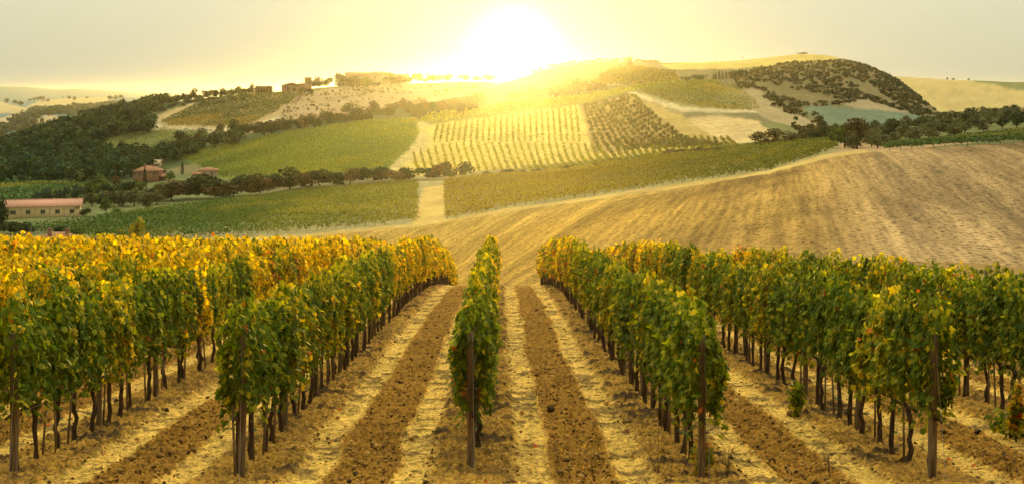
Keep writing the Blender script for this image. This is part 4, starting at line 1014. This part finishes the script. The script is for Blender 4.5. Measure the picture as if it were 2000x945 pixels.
def forest():
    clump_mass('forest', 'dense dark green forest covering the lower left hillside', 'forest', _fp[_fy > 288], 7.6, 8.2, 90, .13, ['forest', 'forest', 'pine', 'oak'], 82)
    clump_mass('forest', 'wood painted a sunlit lighter green on the upper left hillside', 'forest', _fp[_fy <= 288], 7.2, 9.6, 90, .13, ['sunwood', 'sunwood', 'oak', 'forest'], 93)
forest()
SCRUB = [(1400, 152), (1470, 138), (1540, 124), (1650, 118), (1700, 132), (1760, 160), (1835, 224), (1790, 226), (1740, 210), (1690, 196), (1640, 206), (1560, 210), (1500, 198), (1440, 172)]
clump_mass('scrub', 'patchy dark scrub on the eroded hill at the right', 'scrub', fill(SCRUB, 540, 860, 60, 83, (30, .37)), 2.1, 3.6, 24, .22, ['scrub', 'scrub', 'brown', 'oak'], 84, 1)
GUL = [(1500, 198), (1560, 206), (1610, 240), (1640, 262), (1600, 280), (1560, 262), (1530, 235)]
clump_mass('scrub', 'dark bushes filling the gully beside the teal field', 'scrub', fill(GUL, 420, 640, 30, 85, (18, .45)), 3.0, 4.4, 26, .24, ['oak', 'brown'], 86, 1)
TERR = [(560, 190), (700, 172), (900, 165), (950, 168), (900, 186), (740, 214), (600, 236), (548, 234)]
clump_mass('terrace_shrubs', 'rows of grey shrubs dotting the terraced slope below the hilltop houses', 'shrubs', fill(TERR, 560, 720, 44, 87, (9, .47)), 1.2, 1.7, 10, .34, ['orchard', 'olive', 'orchard'], 88, 1)
FW = [(60, 222), (70, 212), (110, 206), (120, 200), (190, 206), (240, 206), (240, 240), (190, 236), (130, 226), (80, 226), (60, 246), (20, 250), (20, 240)]
clump_mass('distant_wood', 'hazy blue green wood between the distant tan hills', 'wood', fill(FW, 880, 2400, 2.2, 89), 13, 20, 40, .2, ['teal', 'teal', 'forest'], 90)  # teal tones carry distance haze in the leaf colour
FW2 = [(-100, 246), (60, 242), (100, 240), (130, 240), (100, 275), (0, 290), (-100, 290)]
clump_mass('distant_wood', 'hazy trees scattered in the valley behind the forest hill', 'wood', fill(FW2, 880, 1600, 3.0, 91, (60, .47)), 10, 14, 40, .2, ['teal', 'olive'], 92)
for i, (px, y, h, w) in enumerate([(12, 202, 11, 13), (29, 204, 10, 11), (40, 208, 11, 13), (58, 198, 6, 8), (66, 198, 8, 8), (74, 197, 9, 9), (82, 197, 10, 13), (94, 200, 7, 7), (123, 193, 6, 3), (135, 195, 8, 9), (145, 197, 9, 9), (170, 193, 4, 8), (214, 196, 9, 12), (226, 195, 9, 12), (236, 194, 9, 12)]):
    tree(px, y, h, w, 'hazy far tree, %s from the left on the distant tan hills' % ordinal(i + 1), tone='oak', zr=(1500, 5200), group='trees on the distant hills', name='distant_tree')
for i, (px, h, w) in enumerate([(1850, 5, 5), (1862, 4, 7), (1892, 4, 6)]):
    tree(px, 0, h, w, 'tiny tree, %s from the left on the skyline of the far tan field' % ordinal(i + 1), tone='oak', z=1290, group='trees on the far field skyline', name='distant_tree')

# ------------------------------------------------------------------ buildings
def slab(mb, q, th):
    q = np.array(q, float); mb.add(np.concatenate([q, q - (0, 0, th)]), [(0, 1, 2, 3), (7, 6, 5, 4), (0, 4, 5, 1), (1, 5, 6, 2), (2, 6, 7, 3), (3, 7, 4, 0)])
def window(parent, x, y, z, w, h, bars=True):
    f = .08; mb = MB()
    mb.box(x - w / 2 - f, x - w / 2, y - .07, y - .004, z, z + h).box(x + w / 2, x + w / 2 + f, y - .07, y - .004, z, z + h)
    mb.box(x - w / 2 - f, x + w / 2 + f, y - .07, y - .004, z + h, z + h + f).box(x - w / 2 - f - .05, x + w / 2 + f + .05, y - .12, y - .004, z - f, z)
    if bars: mb.box(x - .03, x + .03, y - .06, y - .04, z, z + h).box(x - w / 2, x - .03, y - .06, y - .04, z + h * .5 - .03, z + h * .5 + .03).box(x + .03, x + w / 2, y - .06, y - .04, z + h * .5 - .03, z + h * .5 + .03)
    o = link('window', mb.mesh('window', M['frame']), parent)
    link('pane', MB().box(x - w / 2, x + w / 2, y - .035, y - .006, z, z + h).mesh('pane', M['glass']), o)
def house(px, y, wpx, wall_h, label, z=None, zr=(100, 900), depth=8.0, roof='gable', roof_h=1.8, wall='stone', tile='tile', wins=(), chim=(), rz=0.0, name='house', over=.5, door=None):
    z = z or hit(px, y, *zr); g = gp(px, z); W = wpx * z / 2000
    o = empty(name, (g[0], g[1], g[2] - .1), label, 'house' if 'house' in name else 'barn', None, rz)
    h = wall_h; a = W / 2; mb = MB().box(-a, a, 0, depth, -2.5, h)
    if roof == 'gable':
        for x0, x1 in ((-a, -a + .3), (a - .3, a)):
            mb.add([(x0, .02, h), (x1, .02, h), (x1, depth - .02, h), (x0, depth - .02, h), (x0, depth / 2, h + roof_h - .15), (x1, depth / 2, h + roof_h - .15)], [(0, 1, 5, 4), (2, 3, 4, 5)], [(0, 4, 3), (1, 2, 5)])
    if roof == 'gable_front':
        mb.add([(-a, 0, h), (a, 0, h), (0, 0, h + roof_h - .15), (-a, depth, h), (a, depth, h), (0, depth, h + roof_h - .15)], [(0, 2, 5, 3), (1, 4, 5, 2)], [(0, 1, 2), (3, 5, 4)])
    link('wall', mb.mesh('wall', M[wall]), o)
    rb = MB(); e = over; dz = roof_h * e / (depth / 2)
    if roof == 'gable':
        slab(rb, [(-a - e, -e, h - dz + .12), (a + e, -e, h - dz + .12), (a + e, depth / 2, h + roof_h + .12), (-a - e, depth / 2, h + roof_h + .12)], .22)
        slab(rb, [(a + e, depth + e, h - dz + .12), (-a - e, depth + e, h - dz + .12), (-a - e, depth / 2 + .004, h + roof_h + .12), (a + e, depth / 2 + .004, h + roof_h + .12)], .22)
        rb.tube([(-a - e, depth / 2, h + roof_h + .13), (a + e, depth / 2, h + roof_h + .13)], .14, 6)
    elif roof == 'gable_front':
        dz = roof_h * e / a
        for s in (-1, 1):
            q = [(s * (a + e), -e, h - dz + .12), (s * .002, -e, h + roof_h + .12), (s * .002, depth + e, h + roof_h + .12), (s * (a + e), depth + e, h - dz + .12)]
            slab(rb, q if s < 0 else q[::-1], .2)
    elif roof == 'hip':
        k = min(a, depth / 2) * .8; A = [(-a - e, -e, h), (a + e, -e, h), (a + e, depth + e, h), (-a - e, depth + e, h)]; r1_, r2_ = (-a + k, depth / 2, h + roof_h), (a - k, depth / 2, h + roof_h)
        rb.add(A + [r1_, r2_] + [(x, y_, h - .2) for x, y_, _ in A], [(0, 1, 5, 4), (2, 3, 4, 5), (6, 7, 1, 0), (7, 8, 2, 1), (8, 9, 3, 2), (9, 6, 0, 3), (9, 8, 7, 6)], [(1, 2, 5), (3, 0, 4)])
    ro = link('roof', rb.mesh('roof', M[tile]), o)
    for cx, cyy, ch in chim:
        link('chimney', MB().box(cx - .35, cx + .35, cyy - .35, cyy + .35, h + .3, h + roof_h + ch).box(cx - .45, cx + .45, cyy - .45, cyy + .45, h + roof_h + ch + .002, h + roof_h + ch + .16).mesh('chimney', M['brick']), ro)
    for wx, wz, ww, wh in wins: window(o, wx, 0, wz, ww, wh)
    if door: link('door', MB().box(door[0] - door[2] / 2, door[0] + door[2] / 2, -.06, -.004, 0, door[1]).mesh('door', M['wood']), o)
    return o, W, z
# long cream barn in the valley
o, W, z = house(83, 425, 139, 3.5, 'long cream barn with a pink tiled roof and five windows at the left', zr=(250, 380), depth=10, roof_h=1.5, wall='cream', tile='pink_tile', over=.7, name='long_barn', rz=.27, wins=[(-8.2 + 4.15 * i, 1.25, 1.2, 1.0) for i in range(5)])
for i in range(5): link('pilaster', MB().box(-10.2 + 4.1 * i - .12, -10.2 + 4.1 * i + .12, -.14, -.004, -1.5, 2.7).mesh('pilaster', M['cream']), o)
# brick farmhouse
o, W, z = house(284, 358, 47, 4.9, 'two storey brick farmhouse with a hipped tile roof and dark windows', zr=(395, 470), depth=9, roof='hip', roof_h=1.9, wall='brick', wins=[(-3.9, 3.1, .7, 1.1), (-2.0, 3.0, .7, 1.3), (3.4, 3.1, .7, 1.2)], chim=[(-1.1, 3.0, .7), (1.8, 4.2, .3)], name='farmhouse')
for i in (-1.5, -.2, 1.0): link('arch_opening', MB().box(i - .4, i + .4, -.05, -.004, -1.0, .5).mesh('arch_opening', M['glass']), o)
house(317, 354, 14, 2.0, 'small brick shed with a tiled roof at the right of the farmhouse', zr=(395, 470), depth=4, roof_h=.9, wall='brick', door=(0, 1.7, 1.4), name='small_house')
house(406, 346, 34, 2.6, 'low house with a flat tiled roof on the terrace left of the green slope', zr=(360, 470), depth=7, roof='hip', roof_h=1.1, wall='stone', wins=[(-1.5, .9, .8, 1), (1.5, .9, .8, 1)], name='small_house', rz=.15)
house(384, 350, 16, 1.9, 'tiny tiled outbuilding left of the low terrace house', zr=(360, 470), depth=4, roof_h=.7, wall='stone', name='small_house')
house(188, 345, 13, 3.0, 'small house with a red tiled roof half hidden at the forest edge', zr=(405, 480), depth=6, roof_h=1.2, wall='brick', tile='tile', wins=[(0, 1.2, .8, 1)], name='small_house')
house(290, 330, 40, 2.4, 'pale greenhouse like shed roof between trees behind the farmhouse', zr=(430, 520), depth=8, roof_h=1.6, wall='stone', tile='stone', name='small_house')
# roof with two chimneys in front of the valley, only its top shows above the vines
zz = 214; o, W, z = house(103, 0, 84, 3.2, 'old brown tiled roof with two brick chimneys behind the yellow vines', z=zz, depth=7, roof='hip', roof_h=1.9, wall='stone', chim=[(-1.4, 2.2, .7), (2.1, 2.9, .6)], name='house')
o.location.z = -(452 - HY) / 2000 * zz * (S * zz + 3.5) / (S * zz) - 5.2
g = o.location
t = empty('roof_aerial', (g.x - 4.9, g.y + 1.0, g.z + 2.9), 'thin aerial mast on a small red housing left of the two chimneys', 'aerial')
link('mast', MB().tube([(0, 0, 1.1), (0, 0, 3.6)], .035, 6).tube([(-.45, 0, 2.6), (.45, 0, 2.6)], .02, 5).tube([(-.3, 0, 3.1), (.3, 0, 3.1)], .02, 5).mesh('mast', M['metal']), t)
link('housing', MB().box(-.4, .4, -.4, .4, -2.0, 1.1).box(-.46, .46, -.46, .46, 1.102, 1.2).mesh('housing', M['red']), t)
# hilltop houses
o, W, z = house(716, 163, 84, 6.6, 'long stone farmhouse with a terracotta roof on the hilltop', zr=(620, 740), depth=9, roof_h=1.5, wall='stone', wins=[(-8, 3.8, 1, 1.3), (0, 3.8, 1, 1.4), (6, 3.8, 1, 1.4), (9, 1, 1.2, 1.2), (3, .8, 1.4, 1.6)], chim=[(-10, 4.5, .5)], name='farmhouse')
house(738, 166, 20, 7.0, 'taller stone front wing at the middle of the hilltop farmhouse', zr=(600, 720), depth=7, roof='gable', roof_h=1.5, wall='stone', wins=[(-1.8, 4, .9, 1.4), (1.4, .9, 1.4, 1.2)], name='house')
house(775, 160, 42, 5.2, 'lower right wing of the hilltop farmhouse under a tiled roof', zr=(640, 760), depth=8, roof_h=1.3, wall='stone', wins=[(-3, 2.8, 1, 1.2), (3, 2.8, 1, 1.2)], name='house')
house(667, 165, 16, 5.6, 'pale square tower house at the left end of the hilltop farmhouse', zr=(600, 720), depth=6, roof='hip', roof_h=.5, wall='white', wins=[(.3, 3.8, 1.6, 1.5)], name='house', over=.3)
o, W, z = house(568, 180, 36, 4.2, 'barn with a low pitched red roof and dark window above the hillside vines', zr=(600, 740), depth=10, roof='gable_front', roof_h=1.7, wall='rust', tile='tile', wins=[(-1.5, 1.1, 2.1, 2.2)], name='barn', door=(2.2, 2.8, 2.0), over=.6)
house(594, 177, 24, 4.4, 'flat brick annexe beside the red roofed barn', zr=(600, 740), depth=7, roof='hip', roof_h=.35, wall='rust', tile='tile', name='barn', over=.15)
def shelter(px, y, wpx, h, label, zr, np_=7):
    z = hit(px, y, *zr); g = gp(px, z); W = wpx * z / 2000; o = empty('open_shelter', g, label, 'shelter')
    link('roof', MB().box(-W / 2 - .3, W / 2 + .3, -.3, 5.3, h + .004, h + .3).mesh('roof', M['wood']), o)
    for i in range(np_):
        for yy in (0, 5): x = -W / 2 + W * i / (np_ - 1); link('post', MB().box(x - .15, x + .15, yy - .15, yy + .15, -.4, h).mesh('post', M['rust']), o)
    link('back_wall', MB().box(-W / 2 + .2, W / 2 - .2, 4.3, 4.5, -.4, h - .05).mesh('back_wall', M['wood']), o)
shelter(513, 183, 34, 4.6, 'long open shelter on rusty posts left of the red roofed barn', (600, 740))
shelter(600, 173, 13, 7.2, 'small rooftop pergola on posts beside the red roofed barn', (600, 740), 4)
house(85, 199, 12, 5, 'hazy distant farmhouse among the trees on the far tan hills', zr=(2000, 5200), depth=9, roof_h=2, wall='white', name='farmhouse')
# poles on the skyline
for i, (px, ht) in enumerate([(1300, 12), (1350, 14), (1400, 14), (1450, 10)]):
    g = gp(px, 810); m = 810 / 2000; o = empty('utility_pole', (g[0], g[1], g[2] - .3), 'thin utility pole, %s from the left on the right skyline' % ordinal(i + 1), 'pole', 'utility poles on the ridge')
    link('shaft', MB().tube([(0, 0, -.5), (0, 0, ht * m + 1.2)], [.16, .10], 6).mesh('shaft', M['wood']), o)
    link('crossarm', MB().box(-.9, .9, -.08, .08, ht * m + .4, ht * m + .56).mesh('crossarm', M['wood']), o)
for i, (px, y, ht) in enumerate([(40, 392, 26), (237, 366, 30), (156, 345, 12)]):
    zz = hit(px, y, 300, 480); g = gp(px, zz); m = zz / 2000; o = empty('lamp_post', g, ['thin pole behind the long cream barn', 'pale lamp post between the umbrella pine and the farmhouse', 'thin pole at the foot of the forest'][i], 'pole')
    link('shaft', MB().tube([(0, 0, -.3), (0, 0, ht * m)], [.09, .06], 6).mesh('shaft', M['metal']), o)
    if i == 1: link('lamp_head', MB().box(-.5, .5, -.12, .12, ht * m, ht * m + .16).mesh('lamp_head', M['white']), o)
# the little mound of bushes on the top of the right hill
tree(1566, 0, 5, 24, 'little flat bush on the very top of the right hill', 'bush', 'brown', z=798, name='ridge_bush')

# ------------------------------------------------------------------ air
zmin = min((o.matrix_basis @ v.co).z for o in col.objects if o.type == 'MESH' and o.get('kind') == 'structure' for v in o.data.vertices)
bpy.context.view_layer.update()
mh = bpy.data.materials.new('haze'); mh.use_nodes = True
mh.node_tree.nodes.clear()
pv = mh.node_tree.nodes.new('ShaderNodeVolumePrincipled'); oh = mh.node_tree.nodes.new('ShaderNodeOutputMaterial')
pv.inputs['Color'].default_value = (.98, .94, .80, 1); pv.inputs['Density'].default_value = HAZE; pv.inputs['Anisotropy'].default_value = HAZE_G
mh.node_tree.links.new(pv.outputs[0], oh.inputs['Volume'])
hzo = link('haze', MB().box(-10500, 10500, -250, 13400, zmin - 1.5, 34).mesh('haze', mh)); hzo['kind'] = 'stuff'
hzo['label'] = 'thin golden haze hanging over the whole landscape'; hzo['category'] = 'haze'
